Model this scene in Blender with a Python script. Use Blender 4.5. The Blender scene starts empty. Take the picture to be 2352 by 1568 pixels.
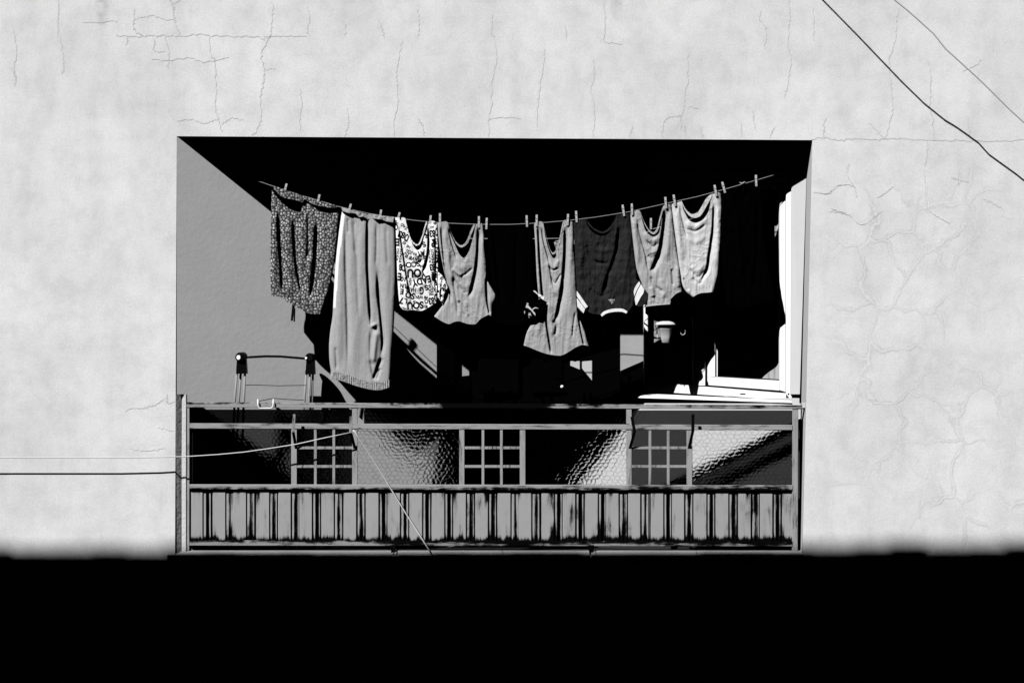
import bpy, bmesh, math, random
import numpy as np
from mathutils import Vector, noise as mnoise
random.seed(7)
S, L, CZ = 365.0, 12.0, 4.6          # pixels per metre at the facade, camera distance, camera height
KX, KZ = 0.87, 1.42                  # sunlight: metres right / metres down per metre of depth
sc = bpy.context.scene
COL = sc.collection
R = math.radians

# ------------------------------------------------------------------ helpers
def P(u, v, Y=0.0):
    k = (1 + Y / L) / S
    return ((u - 1176) * k, Y, CZ + (784 - v) * k)
def PX(x, z, Y=0.0):
    return (x, Y, z + CZ)
def Yl(u):                           # depth of the slanting left wall seen at column u
    q = (u - 1176) / S
    t = (-2.11 - q) / (0.0417 * q - 0.866)
    return 0.5 * t
def Yr(u):                           # depth of the slanting right wall seen at column u
    q = (u - 1176) / S
    return 0.16 + 0.4067 * (1.885 - 1.0133 * q) / (0.9135 + 0.0339 * q)

def link(o, parent=None):
    COL.objects.link(o)
    if parent is not None:
        o.parent = parent
    return o
def mesh(name, verts, faces, mats, parent=None, smooth=False, midx=None, attrs=None):
    me = bpy.data.meshes.new(name)
    me.from_pydata([tuple(v) for v in verts], [], [tuple(f) for f in faces])
    for m in (mats if isinstance(mats, (list, tuple)) else [mats]):
        me.materials.append(m)
    if midx is not None:
        me.polygons.foreach_set('material_index', np.asarray(midx, dtype=np.int32))
    if attrs:
        for k, a in attrs.items():
            at = me.attributes.new(k, 'FLOAT', 'POINT')
            at.data.foreach_set('value', np.asarray(a, dtype=np.float32))
    me.polygons.foreach_set('use_smooth', [smooth] * len(me.polygons))
    me.update()
    return link(bpy.data.objects.new(name, me), parent)
def tag(o, label, cat, group=None):
    o['label'] = label; o['category'] = cat
    if group: o['group'] = group
    return o
def empty(name, label, cat, loc=(0, 0, 0), group=None):
    o = bpy.data.objects.new(name, None); link(o)
    o.empty_display_size = 0.05
    return tag(o, label, cat, group)

class MB:
    def __init__(s): s.v = []; s.f = []; s.m = []; s.a = []
    def add(s, vs, fs, mi=0, a=0.0):
        b = len(s.v); s.v += [tuple(x) for x in vs]
        s.f += [tuple(i + b for i in f) for f in fs]; s.m += [mi] * len(fs)
        s.a += list(a) if hasattr(a, '__len__') else [a] * len(vs)
    def quadbox(s, front, depth, mi=0, a=0.0):
        """four world points (tl,tr,br,bl) and the same pushed back by depth"""
        b = [(x, y + depth, z) for x, y, z in front]
        s.add(list(front) + b, [(0, 3, 2, 1), (4, 5, 6, 7), (0, 1, 5, 4), (1, 2, 6, 5), (2, 3, 7, 6), (3, 0, 4, 7)], mi, a)
    def pbox(s, u0, v0, u1, v1, Y, depth, mi=0, a=0.0):
        s.quadbox([P(u0, v0, Y), P(u1, v0, Y), P(u1, v1, Y), P(u0, v1, Y)], depth, mi, a)
    def box(s, x0, x1, y0, y1, z0, z1, mi=0):
        s.quadbox([(x0, y0, z1), (x1, y0, z1), (x1, y0, z0), (x0, y0, z0)], y1 - y0, mi)
    def tube(s, pts, r, n=8, mi=0, cap=True):
        pts = [Vector(p) for p in pts]; b = len(s.v)
        rs = r if hasattr(r, '__len__') else [r] * len(pts)
        for i, p in enumerate(pts):
            t = (pts[min(i + 1, len(pts) - 1)] - pts[max(i - 1, 0)]).normalized()
            up = Vector((0, 1, 0)) if abs(t.y) < 0.9 else Vector((0, 0, 1))
            a = t.cross(up).normalized(); c = t.cross(a)
            for k in range(n):
                w = 2 * math.pi * k / n
                s.v.append(tuple(p + (a * math.cos(w) + c * math.sin(w)) * rs[i])); s.a.append(0.0)
        for i in range(len(pts) - 1):
            for k in range(n):
                s.f.append((b + i * n + k, b + i * n + (k + 1) % n, b + (i + 1) * n + (k + 1) % n, b + (i + 1) * n + k)); s.m.append(mi)
        if cap:
            s.f.append(tuple(b + k for k in range(n))); s.m.append(mi)
            e = b + (len(pts) - 1) * n
            s.f.append(tuple(e + k for k in reversed(range(n)))); s.m.append(mi)
    def build(s, name, mats, parent=None, smooth=False, attr=None, bevel=0.0):
        o = mesh(name, s.v, s.f, mats, parent, smooth, s.m, {attr: s.a} if attr else None)
        bm = bmesh.new(); bm.from_mesh(o.data)
        bmesh.ops.recalc_face_normals(bm, faces=bm.faces)
        if bevel:
            bmesh.ops.bevel(bm, geom=bm.edges[:], offset=bevel, segments=2, affect='EDGES', clamp_overlap=True)
        bm.to_mesh(o.data); bm.free()
        return o

# ------------------------------------------------------------------ materials
def newmat(name):
    m = bpy.data.materials.new(name); m.use_nodes = True
    nt = m.node_tree
    return m, nt, nt.nodes['Principled BSDF']
def N(nt, typ, **kw):
    n = nt.nodes.new(typ)
    for k, v in kw.items():
        if k in n.inputs: n.inputs[k].default_value = v
        else: setattr(n, k, v)
    return n
def grey(v): return (v, v, v, 1)
def math_n(nt, op, a, b=None, c=None, clamp=False):
    n = nt.nodes.new('ShaderNodeMath'); n.operation = op; n.use_clamp = clamp
    for i, x in enumerate((a, b, c)):
        if x is None: continue
        if hasattr(x, 'is_linked'): nt.links.new(x, n.inputs[i])
        else: n.inputs[i].default_value = x
    return n.outputs[0]
def smooth(nt, x, lo, hi):
    n = nt.nodes.new('ShaderNodeMapRange'); n.interpolation_type = 'SMOOTHSTEP'
    nt.links.new(x, n.inputs['Value'])
    n.inputs['From Min'].default_value = lo; n.inputs['From Max'].default_value = hi
    return n.outputs['Result']
def mixf(nt, f, a, b):
    n = nt.nodes.new('ShaderNodeMix'); n.data_type = 'FLOAT'
    for i, x in ((0, f), (2, a), (3, b)):
        if hasattr(x, 'is_linked'): nt.links.new(x, n.inputs[i])
        else: n.inputs[i].default_value = x
    return n.outputs[0]
def coords(nt, scale=(1, 1, 1), loc=(0, 0, 0)):
    t = nt.nodes.new('ShaderNodeTexCoord'); m = nt.nodes.new('ShaderNodeMapping')
    m.inputs['Scale'].default_value = scale; m.inputs['Location'].default_value = loc
    nt.links.new(t.outputs['Object'], m.inputs[0])
    return m.outputs[0]
def noise_n(nt, vec, scale, detail=4, rough=0.6, dist=0.0):
    n = nt.nodes.new('ShaderNodeTexNoise')
    n.inputs['Scale'].default_value = scale; n.inputs['Detail'].default_value = detail
    n.inputs['Roughness'].default_value = rough; n.inputs['Distortion'].default_value = dist
    nt.links.new(vec, n.inputs['Vector'])
    return n.outputs['Fac']
def bump(nt, bs, h, strength, dist):
    b = nt.nodes.new('ShaderNodeBump'); b.inputs['Strength'].default_value = strength; b.inputs['Distance'].default_value = dist
    nt.links.new(h, b.inputs['Height']); nt.links.new(b.outputs[0], bs.inputs['Normal'])
def matte(bs, rough=0.95, spec=0.0):
    bs.inputs['Roughness'].default_value = rough; bs.inputs['Specular IOR Level'].default_value = spec
def simple(name, v, rough=0.9, spec=0.0, var=0.1, scale=12, bmp=0.0, bscale=60, stretch=(1, 1, 1), metal=0.0):
    m, nt, bs = newmat(name); matte(bs, rough, spec); bs.inputs['Metallic'].default_value = metal
    vec = coords(nt, stretch)
    c = mixf(nt, noise_n(nt, vec, scale, 6), v * (1 - var), v * (1 + var))
    nt.links.new(c, bs.inputs['Base Color'])
    if bmp: bump(nt, bs, noise_n(nt, vec, bscale, 6), bmp, 0.004)
    return m

def facade_mat():
    m, nt, bs = newmat('white_plaster'); matte(bs)
    v = coords(nt)
    big = noise_n(nt, v, 1.5, 9, 0.62, 0.3); mid = noise_n(nt, v, 7, 8, 0.65); fine = noise_n(nt, v, 60, 5, 0.75)
    vs = coords(nt, (2.2, 1, 0.5)); streak = noise_n(nt, vs, 2.5, 7, 0.6, 0.4)
    c = mixf(nt, smooth(nt, big, 0.3, 0.68), 0.63, 0.72)
    c = math_n(nt, 'MULTIPLY', c, mixf(nt, smooth(nt, mid, 0.3, 0.6), 0.91, 1.02))
    c = math_n(nt, 'MULTIPLY', c, mixf(nt, smooth(nt, streak, 0.3, 0.6), 0.94, 1.01))
    fine2 = noise_n(nt, v, 85, 6, 0.85)
    c = math_n(nt, 'MULTIPLY', c, mixf(nt, smooth(nt, fine2, 0.3, 0.7), 0.87, 1.08))
    # crazed plaster on the right half
    sep = nt.nodes.new('ShaderNodeSeparateXYZ'); nt.links.new(v, sep.inputs[0])
    cmb = nt.nodes.new('ShaderNodeCombineXYZ')
    dn = nt.nodes.new('ShaderNodeTexNoise'); dn.inputs['Scale'].default_value = 4.5; dn.inputs['Detail'].default_value = 5
    nt.links.new(v, dn.inputs['Vector'])
    ds = nt.nodes.new('ShaderNodeSeparateXYZ'); nt.links.new(dn.outputs['Color'], ds.inputs[0])
    nt.links.new(math_n(nt, 'MULTIPLY_ADD', ds.outputs[0], 0.32, sep.outputs[0]), cmb.inputs[0])
    nt.links.new(math_n(nt, 'MULTIPLY_ADD', ds.outputs[1], 0.32, sep.outputs[2]), cmb.inputs[1])
    vo = nt.nodes.new('ShaderNodeTexVoronoi'); vo.voronoi_dimensions = '2D'; vo.feature = 'DISTANCE_TO_EDGE'
    vo.inputs['Scale'].default_value = 3.4; nt.links.new(cmb.outputs[0], vo.inputs['Vector'])
    e = vo.outputs['Distance']
    region = math_n(nt, 'MULTIPLY', smooth(nt, sep.outputs[0], 1.9, 2.1), smooth(nt, sep.outputs[2], CZ + 1.25, CZ + 0.9))
    patch = smooth(nt, noise_n(nt, coords(nt, loc=(3.1, 0, 1.7)), 1.25, 3), 0.38, 0.58)
    k = math_n(nt, 'MULTIPLY', region, patch)
    halo = math_n(nt, 'MULTIPLY', smooth(nt, e, 0.085, 0.025), k)
    core = math_n(nt, 'MULTIPLY', smooth(nt, e, 0.03, 0.008), k)
    c = math_n(nt, 'MULTIPLY', c, mixf(nt, math_n(nt, 'MULTIPLY', halo, smooth(nt, mid, 0.36, 0.58)), 1.0, 0.81))
    c = mixf(nt, math_n(nt, 'MULTIPLY', core, 0.42), c, 0.76)
    # soot spots near the top
    for sx, sz, rx, rz in ((-2.58, 2.1, 0.035, 0.10), (3.56, 1.86, 0.04, 0.16), (0.66, 2.12, 0.03, 0.08)):
        dx = math_n(nt, 'DIVIDE', math_n(nt, 'SUBTRACT', sep.outputs[0], sx), rx)
        dz = math_n(nt, 'DIVIDE', math_n(nt, 'SUBTRACT', sep.outputs[2], sz + CZ), rz)
        d2 = math_n(nt, 'ADD', math_n(nt, 'MULTIPLY', dx, dx), math_n(nt, 'MULTIPLY', dz, dz))
        w = math_n(nt, 'MULTIPLY', smooth(nt, d2, 2.5, 0.0), smooth(nt, mid, 0.40, 0.60))
        c = math_n(nt, 'MULTIPLY', c, mixf(nt, w, 1.0, 0.72))
    nt.links.new(c, bs.inputs['Base Color'])
    h = math_n(nt, 'ADD', math_n(nt, 'MULTIPLY', fine, 0.5), math_n(nt, 'MULTIPLY', mid, 1.0))
    h = math_n(nt, 'ADD', h, math_n(nt, 'MULTIPLY', core, 0.3))
    h = math_n(nt, 'ADD', h, math_n(nt, 'MULTIPLY', fine2, 0.5))
    bump(nt, bs, h, 0.36, 0.004)
    return m
M = {}
M['plaster'] = facade_mat()
M['crack_halo'] = simple('crack_halo', 0.63, var=0.1, scale=30)
M['crack'] = simple('crack_dirt', 0.51, var=0.3, scale=40)
M['crack_pale'] = simple('crack_filler', 0.74, var=0.05, scale=40)
M['side_plaster'] = simple('balcony_plaster', 0.68, var=0.10, scale=5, bmp=0.22, bscale=30)
M['rough_plaster'] = simple('rough_reveal_plaster', 0.5, var=0.25, scale=18, bmp=1.0, bscale=42)
M['reveal'] = simple('reveal_paint', 0.42, var=0.07, scale=8, bmp=0.2, bscale=50)
M['reveal_light'] = simple('band_paint', 0.50, var=0.08, scale=6, bmp=0.1, bscale=50)
M['inner_light'] = simple('inner_wall_paint', 0.50, var=0.05, scale=6, bmp=0.2)
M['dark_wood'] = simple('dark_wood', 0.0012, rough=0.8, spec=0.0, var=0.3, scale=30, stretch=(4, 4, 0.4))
M['lit_patch'] = simple('lit_patch_paint', 0.36, var=0.18, scale=9, bmp=0.5, bscale=12)  # dimmed tone for the cut-out patch of sunlit wall
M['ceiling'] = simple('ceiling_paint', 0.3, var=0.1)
M['upvc'] = simple('white_frame_plastic', 0.86, rough=0.4, spec=0.3, var=0.02, scale=5)
M['black_gasket'] = simple('black_gasket', 0.01)
M['stone'] = simple('sill_stone', 0.30, rough=0.6, spec=0.2, var=0.3, scale=7, stretch=(1, 3, 3), bmp=0.15, bscale=90)
M['mortar'] = simple('mortar', 0.6, var=0.3, scale=40, bmp=0.7, bscale=70)
M['asphalt'] = simple('asphalt', 0.05, var=0.25, scale=40, bmp=0.4)
M['paving'] = simple('paving', 0.2, var=0.2, scale=6)
M['opp'] = simple('opposite_render', 0.3, var=0.1, scale=2)
M['steel'] = simple('tube_steel', 0.24, rough=0.5, spec=0.12, var=0.06, scale=20)
M['blackplastic'] = simple('black_plastic', 0.003, rough=0.35, spec=0.06)
M['whiteplastic'] = simple('white_plastic', 0.8, rough=0.5, spec=0.3, var=0.03)
M['greyplastic'] = simple('pale_tub_plastic', 0.5, rough=0.5, spec=0.2, var=0.06, scale=10)
M['wood_pin'] = simple('peg_wood', 0.80, var=0.12, scale=60, stretch=(3, 3, 0.5))
M['wood_pin_dark'] = simple('old_peg_wood', 0.42, var=0.2, scale=60, stretch=(3, 3, 0.5))
M['rope'] = simple('line_rope', 0.26, var=0.4, scale=160)
M['whitecable'] = simple('white_cable', 0.55, rough=0.5, spec=0.2, var=0.06)
M['greycable'] = simple('grey_cable', 0.62, rough=0.6, var=0.1)
M['blackwire'] = simple('black_wire', 0.006)
M['rust'] = simple('bare_rusty_iron', 0.09, var=0.8, scale=50, bmp=0.4)

def paint_mat(name, base, stretch, amount, seed):
    m, nt, bs = newmat(name); matte(bs, 0.8, 0.02)
    v = coords(nt, stretch, (seed, seed * 0.7, seed * 1.3)); v2 = coords(nt, (1, 1, 1), (seed, 0, 0))
    at = nt.nodes.new('ShaderNodeAttribute'); at.attribute_name = 'wear'
    a = noise_n(nt, v, 34, 8, 0.7, 0.2); b = noise_n(nt, v2, 5, 5, 0.6); f = noise_n(nt, v2, 120, 3, 0.7)
    t = math_n(nt, 'ADD', math_n(nt, 'MULTIPLY_ADD', a, 0.95, -0.22), math_n(nt, 'MULTIPLY', b, 0.45))
    t = math_n(nt, 'MULTIPLY_ADD', at.outputs['Fac'], 1.25, t)
    t = math_n(nt, 'ADD', t, math_n(nt, 'MULTIPLY', math_n(nt, 'SUBTRACT', f, 0.5), 0.10))
    k = smooth(nt, t, 0.61 - amount, 0.81 - amount)
    tone = mixf(nt, noise_n(nt, v2, 9, 5), base * 0.9, base * 1.08)
    tone = mixf(nt, smooth(nt, t, 0.50 - amount, 0.72 - amount), tone, base * 0.72)
    nt.links.new(mixf(nt, k, tone, 0.0022), bs.inputs['Base Color'])
    bump(nt, bs, math_n(nt, 'MULTIPLY', k, -1.0), 0.35, 0.002)
    return m
M['rail'] = paint_mat('worn_grey_paint_rail', 0.315, (0.16, 1, 1.6), 0.085, 1.3)
M['post'] = paint_mat('worn_grey_paint_post', 0.315, (1.6, 1, 0.16), 0.05, 4.1)
M['panel'] = paint_mat('worn_grey_paint_panel', 0.325, (1.0, 1, 0.14), 0.03, 8.7)

def glass_mat(name, cell, tint, seed, thru, ttint=None, flat=False):
    m, nt, bs = newmat(name); nt.nodes.remove(bs)
    bs = nt.nodes.new('ShaderNodeBsdfRefraction'); bs.inputs['Roughness'].default_value = 0.03; bs.inputs['IOR'].default_value = 1.4
    tint = math.sqrt(tint)                      # two faces
    v = coords(nt, (1, 1, 1), (seed, 0, seed * 0.6))
    sep = nt.nodes.new('ShaderNodeSeparateXYZ'); nt.links.new(v, sep.inputs[0])
    cmb = nt.nodes.new('ShaderNodeCombineXYZ'); nt.links.new(sep.outputs[0], cmb.inputs[0])
    nt.links.new(math_n(nt, 'MULTIPLY', sep.outputs[2], 1.25), cmb.inputs[1])
    wn = nt.nodes.new('ShaderNodeTexNoise'); wn.inputs['Scale'].default_value = 0.55 / cell; wn.inputs['Detail'].default_value = 1
    nt.links.new(v, wn.inputs['Vector'])
    ws = nt.nodes.new('ShaderNodeSeparateXYZ'); nt.links.new(wn.outputs['Color'], ws.inputs[0])
    hx = math_n(nt, 'MULTIPLY_ADD', sep.outputs[0], 1 / cell, math_n(nt, 'MULTIPLY', ws.outputs[0], 1.5))
    hz = math_n(nt, 'MULTIPLY_ADD', sep.outputs[2], 1.15 / cell, math_n(nt, 'MULTIPLY', ws.outputs[1], 1.5))
    def lattice(ox, oz):
        fx = math_n(nt, 'ABSOLUTE', math_n(nt, 'SUBTRACT', math_n(nt, 'FLOORED_MODULO', math_n(nt, 'ADD', hx, ox), 1.0), 0.5))
        fz = math_n(nt, 'ABSOLUTE', math_n(nt, 'SUBTRACT', math_n(nt, 'FLOORED_MODULO', math_n(nt, 'ADD', hz, oz), 1.732), 0.866))
        return math_n(nt, 'MAXIMUM', fx, math_n(nt, 'MULTIPLY_ADD', fx, 0.5, math_n(nt, 'MULTIPLY', fz, 0.866)))
    hd = math_n(nt, 'MINIMUM', lattice(0, 0), lattice(0.5, 0.866))
    h = math_n(nt, 'MULTIPLY', hd, hd)
    gr = mixf(nt, math_n(nt, 'MULTIPLY', smooth(nt, hd, 0.34, 0.5), ws.outputs[2]), tint, tint * 0.62)  # darker cell edges: refraction of the steep facets put into the tint
    nt.links.new(gr, bs.inputs['Color'])
    b = nt.nodes.new('ShaderNodeBump'); b.inputs['Strength'].default_value = 1.0; b.inputs['Distance'].default_value = 0.017
    nt.links.new(h, b.inputs['Height'])
    if not flat: nt.links.new(b.outputs[0], bs.inputs['Normal'])
    tr = nt.nodes.new('ShaderNodeBsdfTransparent'); tr.inputs[0].default_value = grey(ttint or tint)
    mx = nt.nodes.new('ShaderNodeMixShader'); mx.inputs[0].default_value = thru
    out = nt.nodes['Material Output']
    nt.links.new(bs.outputs[0], mx.inputs[1]); nt.links.new(tr.outputs[0], mx.inputs[2]); nt.links.new(mx.outputs[0], out.inputs[0])
    return m
for key, args in (('hammered', (0.034, 0.93, 0.0, 0.25)), ('hammered_dark', (0.034, 0.13, 3.0, 0.2)), ('hammered_grey', (0.034, 0.004, 5.0, 0.2, 0.95)), ('hammered_black', (0.034, 0.02, 7.0, 0.15))):
    M[key] = glass_mat(key + '_glass', *args); M[key + '_back'] = glass_mat(key + '_glass_back', *args, flat=True)
def clear_glass():
    m, nt, bs = newmat('window_glass')
    nt.nodes.remove(bs)
    tr = nt.nodes.new('ShaderNodeBsdfTransparent'); tr.inputs[0].default_value = grey(0.86)
    gl = nt.nodes.new('ShaderNodeBsdfGlossy'); gl.inputs['Roughness'].default_value = 0.01
    lw_ = nt.nodes.new('ShaderNodeLayerWeight'); lw_.inputs[0].default_value = 0.5
    fac = math_n(nt, 'MULTIPLY_ADD', math_n(nt, 'POWER', lw_.outputs['Facing'], 5.0), 0.9, 0.04)
    mx = nt.nodes.new('ShaderNodeMixShader')
    nt.links.new(fac, mx.inputs[0]); nt.links.new(tr.outputs[0], mx.inputs[1]); nt.links.new(gl.outputs[0], mx.inputs[2])
    nt.links.new(mx.outputs[0], nt.nodes['Material Output'].inputs[0])
    return m
M['glass'] = clear_glass()

def cloth_mat(name, base, var=0.07, kind='plain', knit=260, wr=0.2):
    m, nt, bs = newmat(name); matte(bs, 1.0, 0.0)
    v = coords(nt)
    at = nt.nodes.new('ShaderNodeAttribute'); at.attribute_name = 'tone'
    c = mixf(nt, noise_n(nt, v, 28, 7, 0.65), base * (1 - var), base * (1 + var))
    if kind == 'melange':
        c = math_n(nt, 'MULTIPLY', c, mixf(nt, smooth(nt, noise_n(nt, coords(nt, (1.0, 1, 0.5)), 420, 2), 0.35, 0.65), 0.82, 1.14))
    if kind == 'pebble':
        sep = nt.nodes.new('ShaderNodeSeparateXYZ'); nt.links.new(v, sep.inputs[0])
        cmb = nt.nodes.new('ShaderNodeCombineXYZ'); nt.links.new(sep.outputs[0], cmb.inputs[0]); nt.links.new(math_n(nt, 'MULTIPLY', sep.outputs[2], 0.9), cmb.inputs[1])
        vo = nt.nodes.new('ShaderNodeTexVoronoi'); vo.voronoi_dimensions = '2D'; vo.inputs['Scale'].default_value = 60; vo.inputs['Randomness'].default_value = 0.9
        nt.links.new(cmb.outputs[0], vo.inputs['Vector'])
        ve = nt.nodes.new('ShaderNodeTexVoronoi'); ve.voronoi_dimensions = '2D'; ve.feature = 'DISTANCE_TO_EDGE'; ve.inputs['Scale'].default_value = 60; ve.inputs['Randomness'].default_value = 0.9
        nt.links.new(cmb.outputs[0], ve.inputs['Vector'])
        sc_ = nt.nodes.new('ShaderNodeSeparateColor'); nt.links.new(vo.outputs['Color'], sc_.inputs[0])
        cell = mixf(nt, sc_.outputs[0], 0.15, 0.46)
        cell = mixf(nt, smooth(nt, vo.outputs['Distance'], 0.08, 0.42), math_n(nt, 'MULTIPLY', cell, 1.2), math_n(nt, 'MULTIPLY', cell, 0.75))
        c = mixf(nt, smooth(nt, math_n(nt, 'SUBTRACT', ve.outputs['Distance'], math_n(nt, 'MULTIPLY', smooth(nt, vo.outputs['Distance'], 0.30, 0.52), 0.16)), 0.03, 0.12), 0.035, cell)
        c = math_n(nt, 'MULTIPLY', c, mixf(nt, smooth(nt, noise_n(nt, v, 130, 3), 0.35, 0.62), 0.65, 1.1))
    if kind == 'check':
        w = nt.nodes.new('ShaderNodeSeparateXYZ'); nt.links.new(v, w.inputs[0])
        bz = math_n(nt, 'SINE', math_n(nt, 'MULTIPLY', w.outputs[2], 120.0)); bx = math_n(nt, 'SINE', math_n(nt, 'MULTIPLY', w.outputs[0], 105.0))
        k = math_n(nt, 'MULTIPLY_ADD', smooth(nt, bz, -0.3, 0.3), 0.16, math_n(nt, 'MULTIPLY', smooth(nt, bx, -0.3, 0.3), 0.14))
        c = math_n(nt, 'MULTIPLY', c, math_n(nt, 'ADD', k, 0.78))
    c = math_n(nt, 'MULTIPLY', c, at.outputs['Fac'])
    nt.links.new(c, bs.inputs['Base Color'])
    h = math_n(nt, 'ADD', math_n(nt, 'MULTIPLY', noise_n(nt, v, knit, 2), 0.12), noise_n(nt, coords(nt, (1, 1, 0.7)), 26, 4, 0.55, 0.6))
    bump(nt, bs, h, wr, 0.012)
    return m

# ------------------------------------------------------------------ cloth
def spline(pts, n):
    p = np.array(pts, float)
    q = [p[0]]
    for i in range(len(p) - 1):
        a, b, c, d = p[max(i - 1, 0)], p[i], p[i + 1], p[min(i + 2, len(p) - 1)]
        for t in np.linspace(0, 1, 13)[1:]:
            q.append(0.5 * (2 * b + (c - a) * t * 0.8 + (2 * a - 5 * b + 4 * c - d) * t * t * 0.8 + (3 * b - a - 3 * c + d) * t ** 3 * 0.8 + 0.2 * 2 * (c - b) * t))
    q = np.array(q); s = np.r_[0, np.cumsum(np.hypot(*np.diff(q, axis=0).T))]
    w = np.linspace(0, s[-1], n + 1)
    return np.c_[np.interp(w, s, q[:, 0]), np.interp(w, s, q[:, 1])]
def coons(T, B, Lc, Rc, nu, nv):
    T, B, Lc, Rc = spline(T, nu), spline(B, nu), spline(Lc, nv), spline(Rc, nv)
    s = np.linspace(0, 1, nu + 1)[None, :, None]; t = np.linspace(0, 1, nv + 1)[:, None, None]
    g = (1 - t) * T[None] + t * B[None] + (1 - s) * Lc[:, None] + s * Rc[:, None]
    g -= (1 - s) * (1 - t) * T[0] + s * (1 - t) * T[-1] + (1 - s) * t * B[0] + s * t * B[-1]
    return g[..., 0], g[..., 1]
def fold(px, py, pts, amp, wl, wr=None, tp=0.18):
    wr = wr or wl
    p = np.array(spline(pts, 24)); best = np.full(px.shape, 1e9); side = np.zeros(px.shape); par = np.zeros(px.shape)
    n = len(p) - 1
    for i in range(n):
        a, b = p[i], p[i + 1]; d = b - a; l2 = d @ d + 1e-9
        t = np.clip(((px - a[0]) * d[0] + (py - a[1]) * d[1]) / l2, 0, 1)
        dx, dy = px - a[0] - t * d[0], py - a[1] - t * d[1]
        r = np.hypot(dx, dy); m = r < best
        best = np.where(m, r, best); side = np.where(m, np.sign(d[0] * dy - d[1] * dx), side); par = np.where(m, (i + t) / n, par)
    w = np.where(side > 0, wl, wr)
    e = np.clip(np.minimum(par, 1 - par) / tp, 0, 1); e = e * e * (3 - 2 * e)
    return -amp * np.exp(-(best / w) ** 2) * e
def inpoly(px, py, poly):
    r = np.zeros(px.shape, bool); n = len(poly)
    for i in range(n):
        (x0, y0), (x1, y1) = poly[i], poly[(i + 1) % n]
        c = ((y0 > py) != (y1 > py)) & (px < (x1 - x0) * (py - y0) / (y1 - y0 + 1e-12) + x0)
        r ^= c
    return r
_glyph = {}
def glyph_tris(text):
    if text not in _glyph:
        cu = bpy.data.curves.new('t', 'FONT'); cu.body = text; cu.offset = 0.055
        o = bpy.data.objects.new('t', cu); COL.objects.link(o)
        dg = bpy.context.evaluated_depsgraph_get(); ev = o.evaluated_get(dg); me = ev.to_mesh()
        me.calc_loop_triangles()
        co = np.array([v.co[:2] for v in me.vertices]); tr = np.array([t.vertices[:] for t in me.loop_triangles])
        lo, hi = co.min(0), co.max(0)
        ev.to_mesh_clear(); bpy.data.objects.remove(o); bpy.data.curves.remove(cu)
        _glyph[text] = ((co - (lo + hi) / 2) / (hi - lo), tr)
    return _glyph[text]
def text_mask(px, py, items):
    out = np.zeros(px.shape)
    for text, cx, cy, w, h, rot, val in items:
        co, tr = glyph_tris(text)
        a = R(rot); dx, dy = px - cx, -(py - cy)
        lx = (dx * math.cos(a) + dy * math.sin(a)) / w; ly = (-dx * math.sin(a) + dy * math.cos(a)) / h
        m = (abs(lx) < 0.52) & (abs(ly) < 0.52)
        if not m.any(): continue
        x, y = lx[m], ly[m]; hit = np.zeros(x.shape, bool)
        for i, j, k in tr:
            A, B, C = co[i], co[j], co[k]
            d = (B[1] - C[1]) * (A[0] - C[0]) + (C[0] - B[0]) * (A[1] - C[1])
            if abs(d) < 1e-9: continue
            l1 = ((B[1] - C[1]) * (x - C[0]) + (C[0] - B[0]) * (y - C[1])) / d
            l2 = ((C[1] - A[1]) * (x - C[0]) + (A[0] - C[0]) * (y - C[1])) / d
            hit |= (l1 >= 0) & (l2 >= 0) & (l1 + l2 <= 1)
        sub = out[m]; sub[hit] = val; out[m] = sub
    return out

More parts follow.
